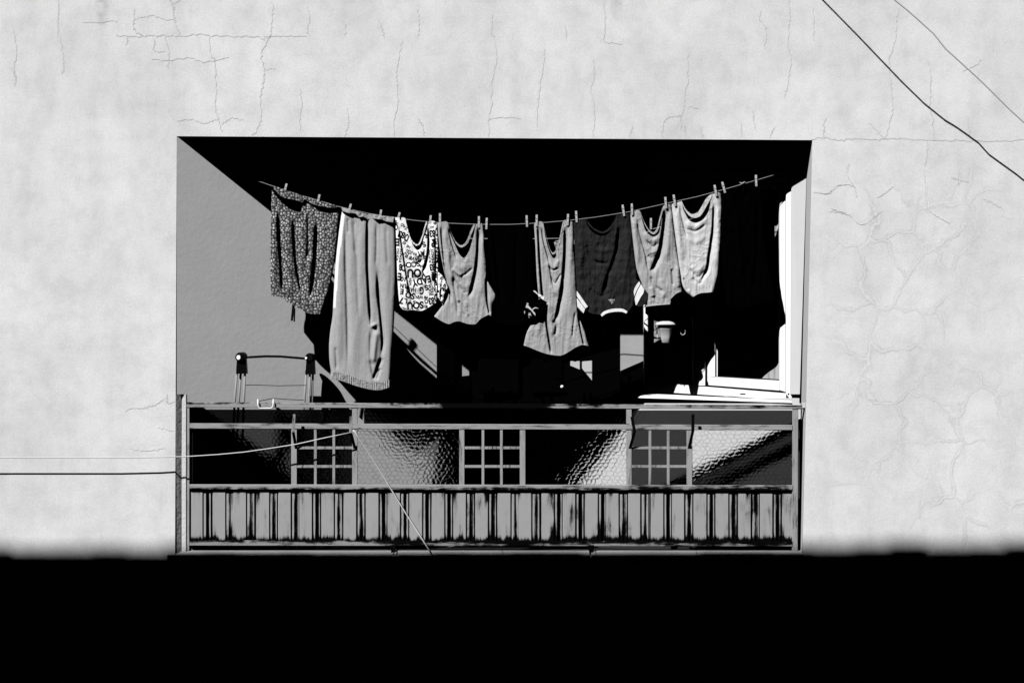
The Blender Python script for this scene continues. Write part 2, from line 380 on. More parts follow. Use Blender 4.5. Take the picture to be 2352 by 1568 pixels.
class Cloth:
    def __init__(s, seed): s.v = []; s.f = []; s.t = []; s.seed = seed
    def sheet(s, T, B, Lc, Rc, Y, folds=(), step=2.0, crk=0.0, drape=None, wr=0.004, edge=0.012, ewid=7, tone=None, wscale=(14, 26), thick=True):
        Tn, Ln = np.array(spline(T, 20)), np.array(spline(Lc, 20))
        nu = max(3, int(max(np.hypot(*np.diff(spline(T, 40), axis=0).T).sum(), np.hypot(*np.diff(spline(B, 40), axis=0).T).sum()) / step))
        nv = max(3, int(max(np.hypot(*np.diff(spline(Lc, 40), axis=0).T).sum(), np.hypot(*np.diff(spline(Rc, 40), axis=0).T).sum()) / step))
        px, py = coons(T, B, Lc, Rc, nu, nv)
        d = np.zeros(px.shape)
        for f in folds: d += fold(px, py, *f)
        if wr:
            n = np.empty(px.shape)
            for i in range(px.shape[0]):
                for j in range(px.shape[1]):
                    x, y = px[i, j], py[i, j]
                    n[i, j] = mnoise.noise((x / wscale[0], y / wscale[1], s.seed)) + 0.5 * mnoise.noise((x / wscale[0] * 2.1 + y * 0.03, y / wscale[1] * 1.9 - x * 0.04, s.seed + 9))
            d += wr * n
            if drape:
                for i in range(px.shape[0]):
                    for j in range(px.shape[1]):
                        x, y = px[i, j], py[i, j]
                        n[i, j] = mnoise.noise((x / drape[1] + .012 * y, y / drape[2], s.seed + 50)) + .4 * mnoise.noise((x / drape[1] * 2.3, y / drape[2] * 1.6, s.seed + 60))
                d += drape[0] * n
            if crk:
                for i in range(px.shape[0]):
                    for j in range(px.shape[1]):
                        x, y = px[i, j], py[i, j]
                        wx = 9 * mnoise.noise((x / 40, y / 40, s.seed + 3)); wy = 9 * mnoise.noise((x / 40, y / 40, s.seed + 5))
                        q = mnoise.noise(((x + wx) / 17 + (y + wy) / 60, (y + wy) / 12 - (x + wx) / 40, s.seed + 20))
                        amp = max(0.0, mnoise.noise((x / 45, y / 50, s.seed + 31)) + .35)
                        n[i, j] = -amp * (1 - abs(q) * 2.6) ** 3 if abs(q) < .38 else 0
                d += crk * n
        ds = np.minimum(px - px[:, :1], px[:, -1:] - px); e = np.clip(1 - ds / ewid, 0, 1)
        d += edge * (1 - np.sqrt(np.clip(1 - e * e, 0, 1)))
        Yv = Y(px, py) if callable(Y) else Y
        Z = Yv + d
        k = (1 + Z / L) / S
        X3 = (px - 1176) * k; Z3 = CZ + (784 - py) * k
        b = len(s.v); W = nu + 1
        s.v += list(zip(X3.ravel(), Z.ravel(), Z3.ravel()))
        idx = np.arange(W * (nv + 1)).reshape(nv + 1, W) + b
        s.f += list(zip(idx[:-1, :-1].ravel(), idx[1:, :-1].ravel(), idx[1:, 1:].ravel(), idx[:-1, 1:].ravel()))
        t = tone(px, py) if tone else np.ones(px.shape)
        s.t += list(t.ravel())
        return px, py
    def build(s, name, mat, parent=None):
        return mesh(name, s.v, s.f, mat, parent, True, None, {'tone': s.t})

# crop-to-display helpers (each reading frame used while measuring)
def c1(*a): return [(574.2 + .3514 * x, 390.5 + .3514 * y) for x, y in a]
def c2(*a): return [(976.1 + .3514 * x, 390.5 + .3514 * y) for x, y in a]
def c3(*a): return [(1378.1 + .3516 * x, 390.5 + .3516 * y) for x, y in a]
def c4(*a): return [(895.8 + .16848 * x, 482.3 + .16848 * y) for x, y in a]
def c5(*a): return [(1309.2 + .14651 * x, 620.1 + .14651 * y) for x, y in a]
def c6(*a): return [(1182.8 + .14648 * x, 620.1 + .14648 * y) for x, y in a]
def c7(*a): return [(1446.9 + .1684 * x, 677.5 + .1684 * y) for x, y in a]

def strip(T, B):                          # side curves of a narrow strip
    return dict(T=T, B=B, Lc=[T[0], B[0]], Rc=[T[-1], B[-1]])
# ================================================================== SETTING
def structure(o):
    o['kind'] = 'structure'; return o
g = MB(); g.add([(-200, -200, 0), (200, -200, 0), (200, 200, 0), (-200, 200, 0)], [(0, 1, 2, 3)])
structure(g.build('ground', M['asphalt']))
g = MB(); g.box(-30, 30, -1.6, -0.001, 0.004, 0.13); structure(g.build('pavement', M['paving'], bevel=0.01))
g = MB(); g.box(-30, 30, -12.7, -11.2, 0.004, 0.13); structure(g.build('far_pavement', M['paving'], bevel=0.01))
EDGE = -1.272                             # height (from the camera) where the added eave throws its shadow on the facade
YB, YE = -13.0, -9.6
g = MB(); zt = CZ + EDGE + KZ * -YE
g.quadbox([(-30, YB, zt + 1.0), (30, YB, zt + 1.0), (30, YB, 0), (-30, YB, 0)], -9.0)
g.box(-30, 30, YB - .01, YE - .03, zt - 0.30, zt - 0.06)  # deep eave out of view, added to tighten the shadow edge
x = -30.0
while x < 30:
    d = .24; g.box(x, x + d - .01, YE - 1.2, YE - random.uniform(0, .02), zt - .05, zt + .005 * (x + 10) + random.uniform(-.003, .003)); x += d
for i in range(-14, 15):
    for k in range(6):
        x, z = i * 2.0, 1.2 + k * 3.2
        g.box(x - 0.5, x + 0.5, YB - 0.02, YB + 0.03, z, z + 1.5, 1)
structure(g.build('opposite_building', [M['opp'], M['dark_wood']]))

house = empty('apartment_house', 'pale cracked plaster house front with a recessed balcony under a straight lintel', 'building')
TL, TR, BR, BL = (406, 313), (1866, 322), (1843, 1274), (402, 1274)
fm = MB()
o = [(-8, 0, CZ + 4.4), (8, 0, CZ + 4.4), (8, 0, 0.004), (-8, 0, 0.004)]
h = [P(*TL), P(*TR), P(*BR), P(*BL)]
fm.add(o + h, [(0, 4, 5, 1), (1, 5, 6, 2), (2, 6, 7, 3), (3, 7, 4, 0)])
def ribbon(pts, w0, mi, jit=1.3, lift=-.0012):
    pts = np.array(spline(pts, max(6, int(len(pts) * 7))))
    n = len(pts); vs = []; fs = []
    off = np.array([random.gauss(0, jit) for _ in range(n)]); off[0] = off[-1] = 0
    for i in range(n):
        t = pts[min(i + 1, n - 1)] - pts[max(i - 1, 0)]; t = t / (np.hypot(*t) + 1e-9); nn = np.array([-t[1], t[0]])
        w = w0 * random.uniform(0.45, 1.25) * min(1, 0.35 + 2.2 * min(i, n - 1 - i) / n)
        c = pts[i] + nn * off[i]
        a, b = c + nn * w / 2, c - nn * w / 2
        vs += [P(a[0], a[1], lift), P(b[0], b[1], lift)]
    for i in range(n - 1): fs.append((2 * i, 2 * i + 1, 2 * i + 3, 2 * i + 2))
    fm.add(vs, fs, mi)
def A_(*p): return [(.3418 * x, .3418 * y) for x, y in p]
def B_(*p): return [(803.9 + .3418 * x, .3418 * y) for x, y in p]
def C_(*p): return [(1548 + .3418 * x, .3418 * y) for x, y in p]
for pts, w in (
    (A_((390, -30), (392, 120), (388, 220)), 1.5), (A_((388, 220), (412, 300), (430, 430), (420, 500)), 1.5),
    (A_((780, 238), (830, 240), (960, 245), (1020, 238), (1210, 245)), 1.8), (A_((1210, 245), (1340, 235), (1560, 245), (1720, 245), (1770, 265), (1790, 245), (2060, 245)), 1.5),
    (A_((905, 60), (895, 150), (905, 205), (960, 245)), 1.4), (A_((1210, 0), (1175, 30), (1165, 100), (1190, 190), (1215, 245)), 1.8), (A_((1140, -20), (1170, 70)), 1.2),
    (A_((860, 250), (850, 310)), 1.2), (A_((1020, 250), (1040, 290), (1030, 340), (1110, 350)), 1.3), (A_((1110, 250), (1130, 330), (1135, 390), (1130, 460)), 1.3),
    (A_((1020, 400), (1130, 405), (1260, 390), (1380, 415), (1540, 385)), 1.2), (A_((910, 130), (1010, 110), (1100, 130), (1165, 130)), .9),
    (A_((1410, 250), (1415, 370), (1440, 400), (1450, 520), (1455, 600), (1445, 700), (1465, 800), (1490, 890)), 1.3),
    (A_((1820, 10), (1835, 50), (1825, 150), (1815, 240), (1790, 290), (1755, 350), (1760, 420), (1780, 470), (1760, 600), (1752, 700), (1757, 800), (1725, 880), (1690, 912)), 1.5),
    (A_((1190, 815), (1290, 805), (1380, 832), (1470, 800)), .9), (A_((1488, 838), (1560, 795), (1640, 810)), .9),
    (A_((90, 200), (112, 350), (95, 440), (105, 520)), 1.1), (A_((75, 460), (105, 520), (95, 580)), .9), (A_((550, 150), (680, 150), (790, 138)), .8), (A_((1780, 470), (1850, 462)), .8),
    (A_((2060, 40), (2085, 120), (2065, 200), (2080, 245)), 1.), (A_((2020, 600), (2030, 700), (2015, 780), (2022, 890)), 1.), (A_((2335, 730), (2340, 830), (2315, 920)), 1.1), (A_((2325, 160), (2320, 250)), 1.),
    (B_((355, 280), (330, 380), (315, 480), (318, 700), (300, 800), (298, 920)), 1.3), (B_((460, 60), (462, 150), (458, 260)), 1.1), (B_((450, 790), (490, 850), (495, 915)), 1.0), (B_((205, 150), (235, 260)), .8),
    (B_((960, 100), (950, 210), (985, 340), (980, 420), (955, 550), (950, 700), (930, 830), (930, 922)), 1.3), (B_((930, 800), (1060, 790), (1150, 800)), .7),
    (B_((1310, 330), (1300, 450), (1275, 600), (1260, 750), (1258, 850)), 1.0), (B_((1640, 400), (1640, 530), (1615, 600), (1635, 680), (1645, 800), (1635, 925)), 1.1),
    (B_((1705, 0), (1715, 180), (1705, 280), (1770, 292), (1835, 300)), 1.2), (B_((1450, 170), (1455, 270)), .8),
    (B_((2275, 350), (2265, 570), (2250, 610), (2245, 740), (2220, 780), (2150, 785), (2105, 830), (2100, 930)), 1.3), (B_((2222, 780), (2228, 870)), .8), (B_((2250, 840), (2258, 930)), 1.), (B_((1900, 840), (1880, 925)), .8), (B_((2270, 730), (2300, 715), (2345, 740)), .9),
    (C_((925, 940), (1010, 922), (1100, 940), (1230, 932), (1330, 940), (1500, 930), (1600, 940)), 1.3), (C_((1600, 940), (1800, 945), (2000, 945), (2180, 950), (2400, 938)), 1.2),
    (C_((1510, 60), (1495, 140), (1490, 260), (1445, 420), (1460, 580), (1470, 740), (1430, 900), (1420, 935)), 1.1), (C_((1700, 400), (1725, 500), (1725, 650), (1720, 720), (1740, 800), (1750, 945)), 1.3),
    (C_((1700, 950), (1705, 1040), (1685, 1120)), 1.1), (C_((1020, 790), (1010, 850), (1005, 920)), 1.), (C_((1305, 820), (1360, 880), (1415, 930)), .8), (C_((1970, 780), (1990, 935)), .8),
    (C_((590, 70), (575, 130), (620, 190), (610, 330)), .8), (C_((775, 0), (778, 120), (765, 300), (790, 400), (775, 500), (760, 600), (742, 660)), .9), (C_((940, 60), (940, 270)), .7), (C_((645, 930), (655, 890), (680, 855)), .9), (C_((530, 740), (545, 870)), .9), (C_((450, 830), (455, 920)), .7), (C_((175, 850), (192, 930)), 1.),
    (C_((1940, 480), (2030, 440), (2070, 400)), .9), (C_((2080, 1340), (2180, 1385), (2220, 1420)), 1.4), (C_((1860, 1190), (1900, 1205), (1980, 1225)), 1.2), (C_((1040, 1420), (1160, 1440)), 1.),
    ([(480, 944), (520, 938), (550, 928), (575, 925)][:0] or [(287, 945), (300, 938), (345, 934), (360, 928), (375, 918), (385, 926), (402, 922)], 1.3), ([(385, 926), (383, 905)], .9),
    ([(300, 1030), (330, 1036), (380, 1030)], .7), ([(360, 980), (400, 990)], .7)):
    st_ = random.getstate(); ribbon(pts, w * 2.6, 3, 1.3, -.0007); random.setstate(st_); ribbon(pts, w * .85, 1)
for pts, w in ((C_((1180, 1100), (1170, 1170), (1220, 1260), (1230, 1330)), 2.6), (C_((940, 1290), (1040, 1300), (1100, 1250), (1180, 1240), (1220, 1260)), 2.8),
               (C_((1685, 1150), (1700, 1250), (1700, 1330), (1720, 1420)), 2.6), (C_((1480, 1250), (1420, 1300), (1370, 1330)), 2.2), (C_((1925, 1150), (1915, 1250)), 2.2), (C_((1720, 1420), (1800, 1470), (1860, 1500)), 2.0),
               (C_((1070, 1410), (1190, 1450), (1270, 1510), (1400, 1420)), 2.0), (C_((1160, 1430), (1060, 1400)), 1.8)):
    ribbon(pts, w, 2, .7)
    ribbon([(x - 2.2, y + .6) for x, y in pts], w * .4, 1, .5)
f = fm.build('facade', [M['plaster'], M['crack'], M['crack_pale'], M['crack_halo']], house)
b = MB()                                   # the rest of the shell
b.add([(-8, 0, 0), (-8, 9, 0), (-8, 9, CZ + 4.4), (-8, 0, CZ + 4.4), (8, 0, 0), (8, 9, 0), (8, 9, CZ + 4.4), (8, 0, CZ + 4.4)], [(0, 1, 2, 3), (4, 7, 6, 5), (1, 5, 6, 2)])
b.build('outer_wall', M['plaster'], house)
b = MB(); b.box(-8.25, 8.25, -0.25, 9.2, CZ + 4.404, CZ + 4.62); b.build('roof', M['stone'], house, bevel=0.02)

# balcony walls
ZF = -1.36                                # balcony floor below the camera
def lw(u, v): return P(u, v, Yl(u))
b = MB(); n0 = len(b.v)
cols = [406] + list(range(440, 1080, 40)) + [1078]
top = [lw(u, 309 + (u - 406) * 0.006) for u in cols]; mid = [lw(max(u, 404), 905) for u in cols]
low = [lw(430 if i == 0 else u, 905) for i, u in enumerate(cols)]; bot = [(x, y, CZ + ZF) for x, y, z in low]
def bands(lo, hi):
    n = len(b.v)
    b.add(lo + hi, [(i, i + 1, len(lo) + i + 1, len(lo) + i) for i in range(len(lo) - 1)])
bands(top, mid); bands(low, bot)
b.build('side_wall', M['side_plaster'], house)
b = MB()
b.add([P(404, 905, 0.001), P(418, 905, 0.030), P(416, 1280, 0.030), P(401, 1280, 0.001)], [(0, 3, 2, 1)])
b.build('rough_reveal', M['rough_plaster'], house)
b = MB(); b.pbox(417, 904, 428, 1278, 0.027, 0.05); b.build('mortar_strip', M['mortar'], house, bevel=0.003)
b = MB(); b.pbox(1843, 925, 1852, 937, 0.02, 0.05); b.build('mortar_patch', M['mortar'], house, bevel=0.003)
# dark vertical board on the left wall, corner seen beyond it
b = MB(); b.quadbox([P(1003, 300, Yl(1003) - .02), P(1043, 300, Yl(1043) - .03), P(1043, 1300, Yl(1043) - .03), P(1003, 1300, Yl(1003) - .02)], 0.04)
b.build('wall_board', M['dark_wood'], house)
# ceiling and floor
xr, yr = P(1312, 784, 1.0)[:2]; xl, yl = P(1078, 784, Yl(1078))[:2]
plan = [P(406, 784)[:2], (xl, yl), (xr, yr), P(1500, 784, 1.0)[:2], P(1855, 784, .16)[:2], P(1867, 784)[:2]]
b = MB(); zc = [P(*TL)[2], CZ + 1.29, CZ + 1.28, CZ + 1.275, P(1860, 321.5)[2], P(*TR)[2]]
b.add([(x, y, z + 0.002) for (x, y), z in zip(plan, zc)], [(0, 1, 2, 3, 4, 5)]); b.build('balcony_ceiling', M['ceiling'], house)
b = MB(); b.add([(-2.6, 0.001, CZ + ZF), (2.3, 0.001, CZ + ZF), (2.3, 2.2, CZ + ZF), (-2.6, 2.2, CZ + ZF)], [(0, 1, 2, 3)]); b.build('balcony_floor', M['paving'], house)
# back: dark door between the two slanting walls
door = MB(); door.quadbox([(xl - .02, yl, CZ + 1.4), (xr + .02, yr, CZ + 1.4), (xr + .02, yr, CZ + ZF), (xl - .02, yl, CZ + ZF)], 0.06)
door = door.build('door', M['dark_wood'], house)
b = MB()
kx, ky, kz = P(1291, 888, 0.96); b.tube([(kx, ky + .06, kz), (kx, ky + .02, kz), (kx, ky + .012, kz), (kx, ky, kz)], [.005, .005, .012, .008], 14)
b.build('door_handle', M['whiteplastic'], door, smooth=True)
b = MB()
for x0, x1 in ((xl + .06, xl + .34), (xl + .42, xr - .06)):
    for z0, z1 in ((-1.2, -.45), (-.35, .6)):
        b.box(x0, x1, min(yl, yr) - .012, min(yl, yr) + .005, CZ + z0, CZ + z1)
b.build('door_panel', M['dark_wood'], door, bevel=0.006)

# right-hand slanting wall
def rw(u, v, off=0.0): return P(u, v, Yr(u) + off)
def rquad(mb, u0, v0, u1, v1, off=0.0, depth=0.05, v0r=None, v1r=None, mi=0):
    v0r = v0 if v0r is None else v0r; v1r = v1 if v1r is None else v1r
    mb.quadbox([rw(u0, v0, off), rw(u1, v0r, off), rw(u1, v1r, off), rw(u0, v1, off)], depth, mi)
b = MB(); b.add([P(1866, 322, 0), P(1855, 322, .16), P(1832, 1285, .16), P(1842.5, 1285, 0)], [(0, 1, 2, 3)])
b.build('right_reveal', M['reveal'], house)
b = MB()
b.quadbox([rw(1818.5, 318), P(1855, 318, .16), P(1837, 905, .16), rw(1815.5, 905)], 0.06)
b.build('window_surround', M['reveal_light'], house)
b = MB(); rquad(b, 1479, 300, 1818, 392); b.build('inner_wall', M['inner_light'], house)
b = MB(); rquad(b, 1479, 914, 1836, 930); b.build('under_sill_wall', M['inner_light'], house)
def flat(u0, u1, Y0, Y1, m, name, d=.05):
    b = MB(); b.quadbox([P(u0, 300, Y0), P(u1, 300, Y1), P(u1, 1300, Y1), P(u0, 1300, Y0)], d); b.build(name, M[m], house)
flat(1300, 1425, 1.0, .93, 'dark_wood', 'shutter_and_shade'); flat(1424, 1500, .90, .88, 'dark_wood', 'shutter_and_shade')  # dark sheets, also standing in for shaded wall around the lit patches
def lit(u0, v0, u1, v1, Y, name, m='inner_light', vs=None):
    b = MB(); v0r, v1l = vs or (v0, v1); b.quadbox([P(u0, v0, Y), P(u1, v0r, Y), P(u1, v1, Y), P(u0, v1l, Y)], .015); b.build(name, M[m], house, bevel=.002)
lit(1310, 829, 1332, 849, .98, 'lit_wall_scrap', 'inner_light', (829, 840)); lit(1337, 830, 1360, 874, .955, 'lit_wall_scrap', 'inner_light', (828, 846))  # pale pieces cut to the shape of sunlit patches on the wall
lit(1425, 760, 1485, 826, .87, 'lit_wall_patch', 'lit_patch', (760, 852)); lit(1385.3, 754, 1388.5, 791, .935, 'lit_edge_strip', 'upvc')  # another sunlit wall patch, and a white strip for a lit edge
b = MB()
yw = lambda u: .165 + (1800 - u) * .00102
b.quadbox([P(1482, 926, yw(1482)), P(1839, 926, yw(1839)), P(1839, 1300, yw(1839)), P(1205, 1300, yw(1205))], .16)  # left end slanted in place of a slanting shadow edge
b.build('low_wall', M['inner_light'], house)
b = MB(); b.quadbox([P(1042, 866, Yl(1042) - .02), P(1080, 861.5, Yl(1080) - .02), P(1080, 1290, Yl(1080) - .02), P(1042, 1290, Yl(1042) - .02)], .03); b.build('dark_stop_board', M['dark_wood'], house)  # dark board added to end the sunlit wall patch above it
# window
win = empty('window', '', ''); win.parent = house
for k in ('label', 'category'): del win[k]
b = MB()
rquad(b, 1806, 405, 1819, 905, .012, .06, v0r=400, v1r=921)
rquad(b, 1538, 881, 1806, 902, .012, .06, v0r=903, v1r=919.5)
rquad(b, 1479, 878, 1538, 899, .012, .06, v0r=881, v1r=902)
rquad(b, 1479, 395, 1806, 414, .012, .06)
rquad(b, 1592, 414, 1620, 886, .008, .06)
rquad(b, 1479, 414, 1488, 880, .012, .06)
b.build('window_frame', M['upvc'], win, bevel=0.003)
b = MB()
rquad(b, 1791, 414, 1805, 896, .035, .05, v0r=414, v1r=901)
rquad(b, 1621, 414, 1643, 866, .035, .05, v0r=414, v1r=866)
rquad(b, 1621, 864, 1791, 884.5, .035, .05, v0r=874, v1r=897.5)
rquad(b, 1643, 414, 1791, 430, .035, .05)
b.build('window_sash', M['upvc'], win, bevel=0.003)
b = MB(); rquad(b, 1643.5, 430, 1649, 864.5, .055, .01); rquad(b, 1649, 862, 1790.5, 864.4, .055, .01, v0r=871, v1r=873.5); b.build('gasket', M['black_gasket'], win)
b = MB(); rquad(b, 1641, 428, 1792, 876, .07, .006); b.build('pane', M['glass'], win)
b = MB(); rquad(b, 1487, 413, 1593, 882, .05, .006); b.build('pane', M['glass'], win)
b = MB()
b.quadbox([rw(1477, 903.5, -.05), rw(1816, 920, -.03), rw(1820, 925, -.07), rw(1466, 913.5, -.11)], .10)
b.build('window_sill', M['upvc'], win, bevel=0.003)
b = MB(); rquad(b, 1700, 903.2, 1712, 905.4, .0095, .004); b.build('drain_slot', M['black_gasket'], win)
b = MB(); rquad(b, 1809.5, 902.5, 1812.5, 906, .0095, .004); b.build('screw', M['black_gasket'], win)
b = MB(); rquad(b, 1664, 909.2, 1686, 913.4, .004, .01); b.build('latch_plate', M['steel'], win, bevel=.001)
b = MB(); rquad(b, 1646.2, 800, 1648.2, 864, .034, .01); b.build('glazing_bead', M['upvc'], win)
b = MB(); b.quadbox([rw(1620.2, 868, .007), rw(1621.4, 868, .007), rw(1621.4, 884, .007), rw(1620.2, 884, .007)], .01); b.build('gasket', M['black_gasket'], win)
# room behind the window
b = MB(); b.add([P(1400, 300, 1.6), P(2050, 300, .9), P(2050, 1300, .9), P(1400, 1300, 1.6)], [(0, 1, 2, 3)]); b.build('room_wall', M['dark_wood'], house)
# balcony ledge: sloping stone in lengths
b = MB()
for u0, u1 in ((385, 902), (904, 910), (913, 1154), (1155.2, 1354), (1358, 1368), (1370, 1600), (1601, 1846)):
    k = 1 / S
    x0, x1 = (u0 - 1176) * k, (u1 - 1176) * k
    prof = [(0.10, -1.316), (0.035, -1.320), (-0.010, -1.343), (-0.016, -1.350), (-0.016, -1.382), (-0.01, -1.388), (0.10, -1.388)]
    n = len(prof); vs = [(x0, y, CZ + z) for y, z in prof] + [(x1, y, CZ + z) for y, z in prof]
    b.add(vs, [(i, (i + 1) % n, n + (i + 1) % n, n + i) for i in range(n)] + [tuple(range(n)), tuple(reversed(range(n, 2 * n)))])
b.build('balcony_ledge', M['stone'], house)

# ================================================================== RAILING
rl = empty('balcony_railing', 'worn grey metal railing with hammered glass panes above a ribbed rusty panel', 'railing')
YF = 0.03
def wearpts(pts):
    return lambda u: float(np.interp(u, [p[0] for p in pts], [p[1] for p in pts]))
def rail(name, u0, u1, vt0, vt1, vb0, vb1, top=None, bot=None, Y=YF, depth=0.035, step=6):
    n = int((u1 - u0) / step); vs = []; fs = []; a = []
    rows = 6
    for i in range(n + 1):
        u = u0 + (u1 - u0) * i / n; w = i / n
        t = vt0 + (vt1 - vt0) * w; bb = vb0 + (vb1 - vb0) * w
        ln = [P(u, t, Y + depth), P(u, t, Y + .003), P(u, t + .8, Y)] + [P(u, t + .8 + (bb - t - 1.6) * k / 4, Y) for k in (1, 2, 3)] + [P(u, bb - .8, Y), P(u, bb, Y + .003), P(u, bb, Y + depth)]
        vs += ln
        wt = top(u) if top else 0; wb = bot(u) if bot else 0
        a += [wt, wt, wt] + [wt * (1 - k / 4) ** 1.6 + wb * (k / 4) ** 1.6 for k in (1, 2, 3)] + [wb, wb, wb]
    m = 9
    for i in range(n):
        for k in range(m - 1): fs.append((i * m + k, (i + 1) * m + k, (i + 1) * m + k + 1, i * m + k + 1))
        fs.append((i * m + m - 1, (i + 1) * m + m - 1, (i + 1) * m, i * m))
    fs.append(tuple(range(m))); fs.append(tuple(reversed(range(n * m, n * m + m))))
    mb = MB(); mb.add(vs, fs, 0, a)
    return mb.build(name, M['rail'], rl, attr='wear')
def upost(name, u0, u1, v0, v1, u0b=None, u1b=None, Y=YF + .004, depth=0.03, wear=0.0):
    u0b = u0 if u0b is None else u0b; u1b = u1 if u1b is None else u1b
    mb = MB(); n = max(2, int((v1 - v0) / 20)); vs = []; fs = []
    for i in range(n + 1):
        w = i / n; v = v0 + (v1 - v0) * w; a_, b_ = u0 + (u0b - u0) * w, u1 + (u1b - u1) * w
        vs += [P(a_, v, Y + depth), P(a_, v, Y + .002), P(a_ + .7, v, Y), P(b_ - .7, v, Y), P(b_, v, Y + .002), P(b_, v, Y + depth)]
    for i in range(n):
        for k in range(5): fs.append((i * 6 + k, i * 6 + k + 1, (i + 1) * 6 + k + 1, (i + 1) * 6 + k))
        fs.append((i * 6 + 5, i * 6, (i + 1) * 6, (i + 1) * 6 + 5))
    fs += [tuple(range(6)), tuple(reversed(range(n * 6, n * 6 + 6)))]
    mb.add(vs, fs, 0, wear)
    return mb.build(name, M['post'], rl, attr='wear')
def bumps(seed, base, amp, per):
    return lambda u: base + amp * mnoise.noise((u / per, seed, 0))
topwear = wearpts([(425, .05), (560, .0), (900, -.02), (925, .1), (965, .1), (1010, .12), (1040, .4), (1100, .6), (1220, .6), (1250, .3), (1273, .0), (1300, .05), (1318, .25), (1330, .0), (1370, .18), (1395, 0), (1560, .0), (1630, .14), (1690, .05), (1745, .22), (1770, 0), (1800, .2), (1850, .1)])
rail('top_rail', 425, 1849, 923, 930.5, 935.5, 939.5, lambda u: topwear(u) + .06 + .22 * max(0, mnoise.noise((u / 7, 3, 0))), lambda u: topwear(u) - .03)
rail('middle_rail', 435, 1820, 971.5, 975.5, 984, 987.5, bumps(5, .03, .22, 40), bumps(9, .0, .2, 30))
w3 = wearpts([(435, .05), (800, .02), (1100, .05), (1150, .12), (1440, .04), (1470, .3), (1530, .28), (1560, .06), (1640, .2), (1760, .22), (1820, .05)])
rail('lower_rail', 435, 1820, 1111.5, 1113.5, 1123.5, 1126.5, lambda u: w3(u) - .1, lambda u: w3(u) + .12 + .2 * mnoise.noise((u / 14, 7, 1)))
w4 = wearpts([(435, .05), (760, .08), (800, .02), (850, .0), (900, .25), (960, .32), (1020, .1), (1180, .35), (1350, .1), (1480, .12), (1640, .3), (1700, .05), (1740, .3), (1820, .1)])
rail('bottom_rail', 435, 1820, 1240, 1242.5, 1252.5, 1254.5, lambda u: w4(u) + .16 + .18 * mnoise.noise((u / 16, 2, 4)), lambda u: w4(u) - .06 + .1 * mnoise.noise((u / 11, 8, 4)))
upost('end_post', 425.3, 435.5, 923, 1268, 425.3, 435); upost('end_post', 1820, 1833.5, 939, 1276, 1819, 1832.5, wear=.04)
for u0, u1 in ((809, 821), (1438.5, 1451)):
    upost('post', u0, u1, 936, 973)
for u0, u1 in ((669, 682), (809, 821), (1055, 1067), (1194, 1207), (1438.3, 1451), (1577, 1590)):
    upost('post', u0, u1, 985, 1113)
# flags for the wiggly black gap at both ends
def glass(u0, v0, u1, v1, m='hammered', Y=0.048):
    mb = MB(); mb.pbox(u0, v0, u1, v1, Y, 0.006); mb.m = [1] + [0] * 5
    return mb.build('glass_pane', [M[m + '_back'], M[m]], rl)
glass(433, 940, 812, 973, 'hammered_black'); glass(836, 941, 1441, 975, 'hammered_black'); glass(1449, 942, 1822, 977, 'hammered_grey')
glass(433, 982, 671, 1113, 'hammered_dark'); glass(819, 984, 1057, 1114); glass(1205, 985, 1440, 1114); glass(1588, 986, 1822, 1115)
for u0, u1, m in ((682, 809, 'hammered_black'), (1067, 1194, 'hammered_black'), (1451, 1577, 'hammered_grey')):
    glass(u0 - 2, 984, u1 + 2, 1114, m, 0.052)
    gm = MB(); w = (u1 - u0) / 3
    for k in (1, 2):
        c = u0 + k * w; gm.pbox(c - 3.1, 985, c + 3.1, 1113, YF + .004, .012, a=.04)
    for k in (1, 2):
        c = 985.5 + k * 42.6; gm.pbox(u0 - 1, c - 3.2, u1 + 1, c + 3.2, YF + .0065, .008, a=.05)
    gm.build('grille', M['post'], rl, attr='wear', bevel=0.0012)
# ribbed sheet
per = 50.35; u = 431.0
knots = []
i = 0
us = np.arange(436, 1819.5, 0.9)
def prof(u):
    x = (u - 436.0) % per
    r = random.Random(int((u - 436.0) // per)); wob = r.uniform(-1.5, 1.5)
    x = x + wob + 1.1 * mnoise.noise((u / 90, 1.5, 0))
    # flat 0..30, groove 30-32, strip 32-39.5, groove 39.5-43, strip 43-48.5, groove 48.5-50.35
    def gr(c, w, d): return d * max(0.0, 1 - (abs(x - c) / w) ** 4) if abs(x - c) < w else 0.0
    g_ = gr(31.2, 1.5, .016) + gr(41.0, r.choice([1.2, 1.8, 2.6, 3.6]), .022) + gr(49.7, 1.5, .016) + gr(49.7 - per, 1.5, .016)
    st = 0.004 if 31 < x < 49.7 else 0.0
    return g_ + st, x, r.random(), (1 if abs(x - 31.2) < 2.5 or abs(x - 49.7) < 2.5 else 2 if abs(x - 41) < 4.5 else 0)
vs_ = np.linspace(1123, 1242, 48)
V = []; F = []; Wr = []
for v in vs_:
    for u in us:
        d, x, rr, near = prof(u)
        V.append(P(u, v, 0.046 + d))
        tv = (v - 1123) / 119
        w = 0.0
        w += .22 * max(0, 1 - tv / .10) + .34 * max(0, (tv - .86) / .14) ** 1.3 + .55 * max(0, mnoise.noise((u / 15, 5, 0))) * max(0, 1 - tv / .40) + .5 * max(0, mnoise.noise((u / 21, 9, 0))) * max(0, (tv - .55) / .45)
        if d > .006: w += .22
        if near == 2: w += .10 + .20 * rr * (0.4 + tv)
        if near == 1: w += .05
        if 31 < x < 50: w += .04
        w += .22 * max(0, mnoise.noise((u / 22, v / 70, 11.0))) * (1 if u > 1000 else .5)
        Wr.append(w - .03)
W_ = len(us)
for i in range(len(vs_) - 1):
    for j in range(W_ - 1):
        F.append((i * W_ + j, i * W_ + j + 1, (i + 1) * W_ + j + 1, (i + 1) * W_ + j))
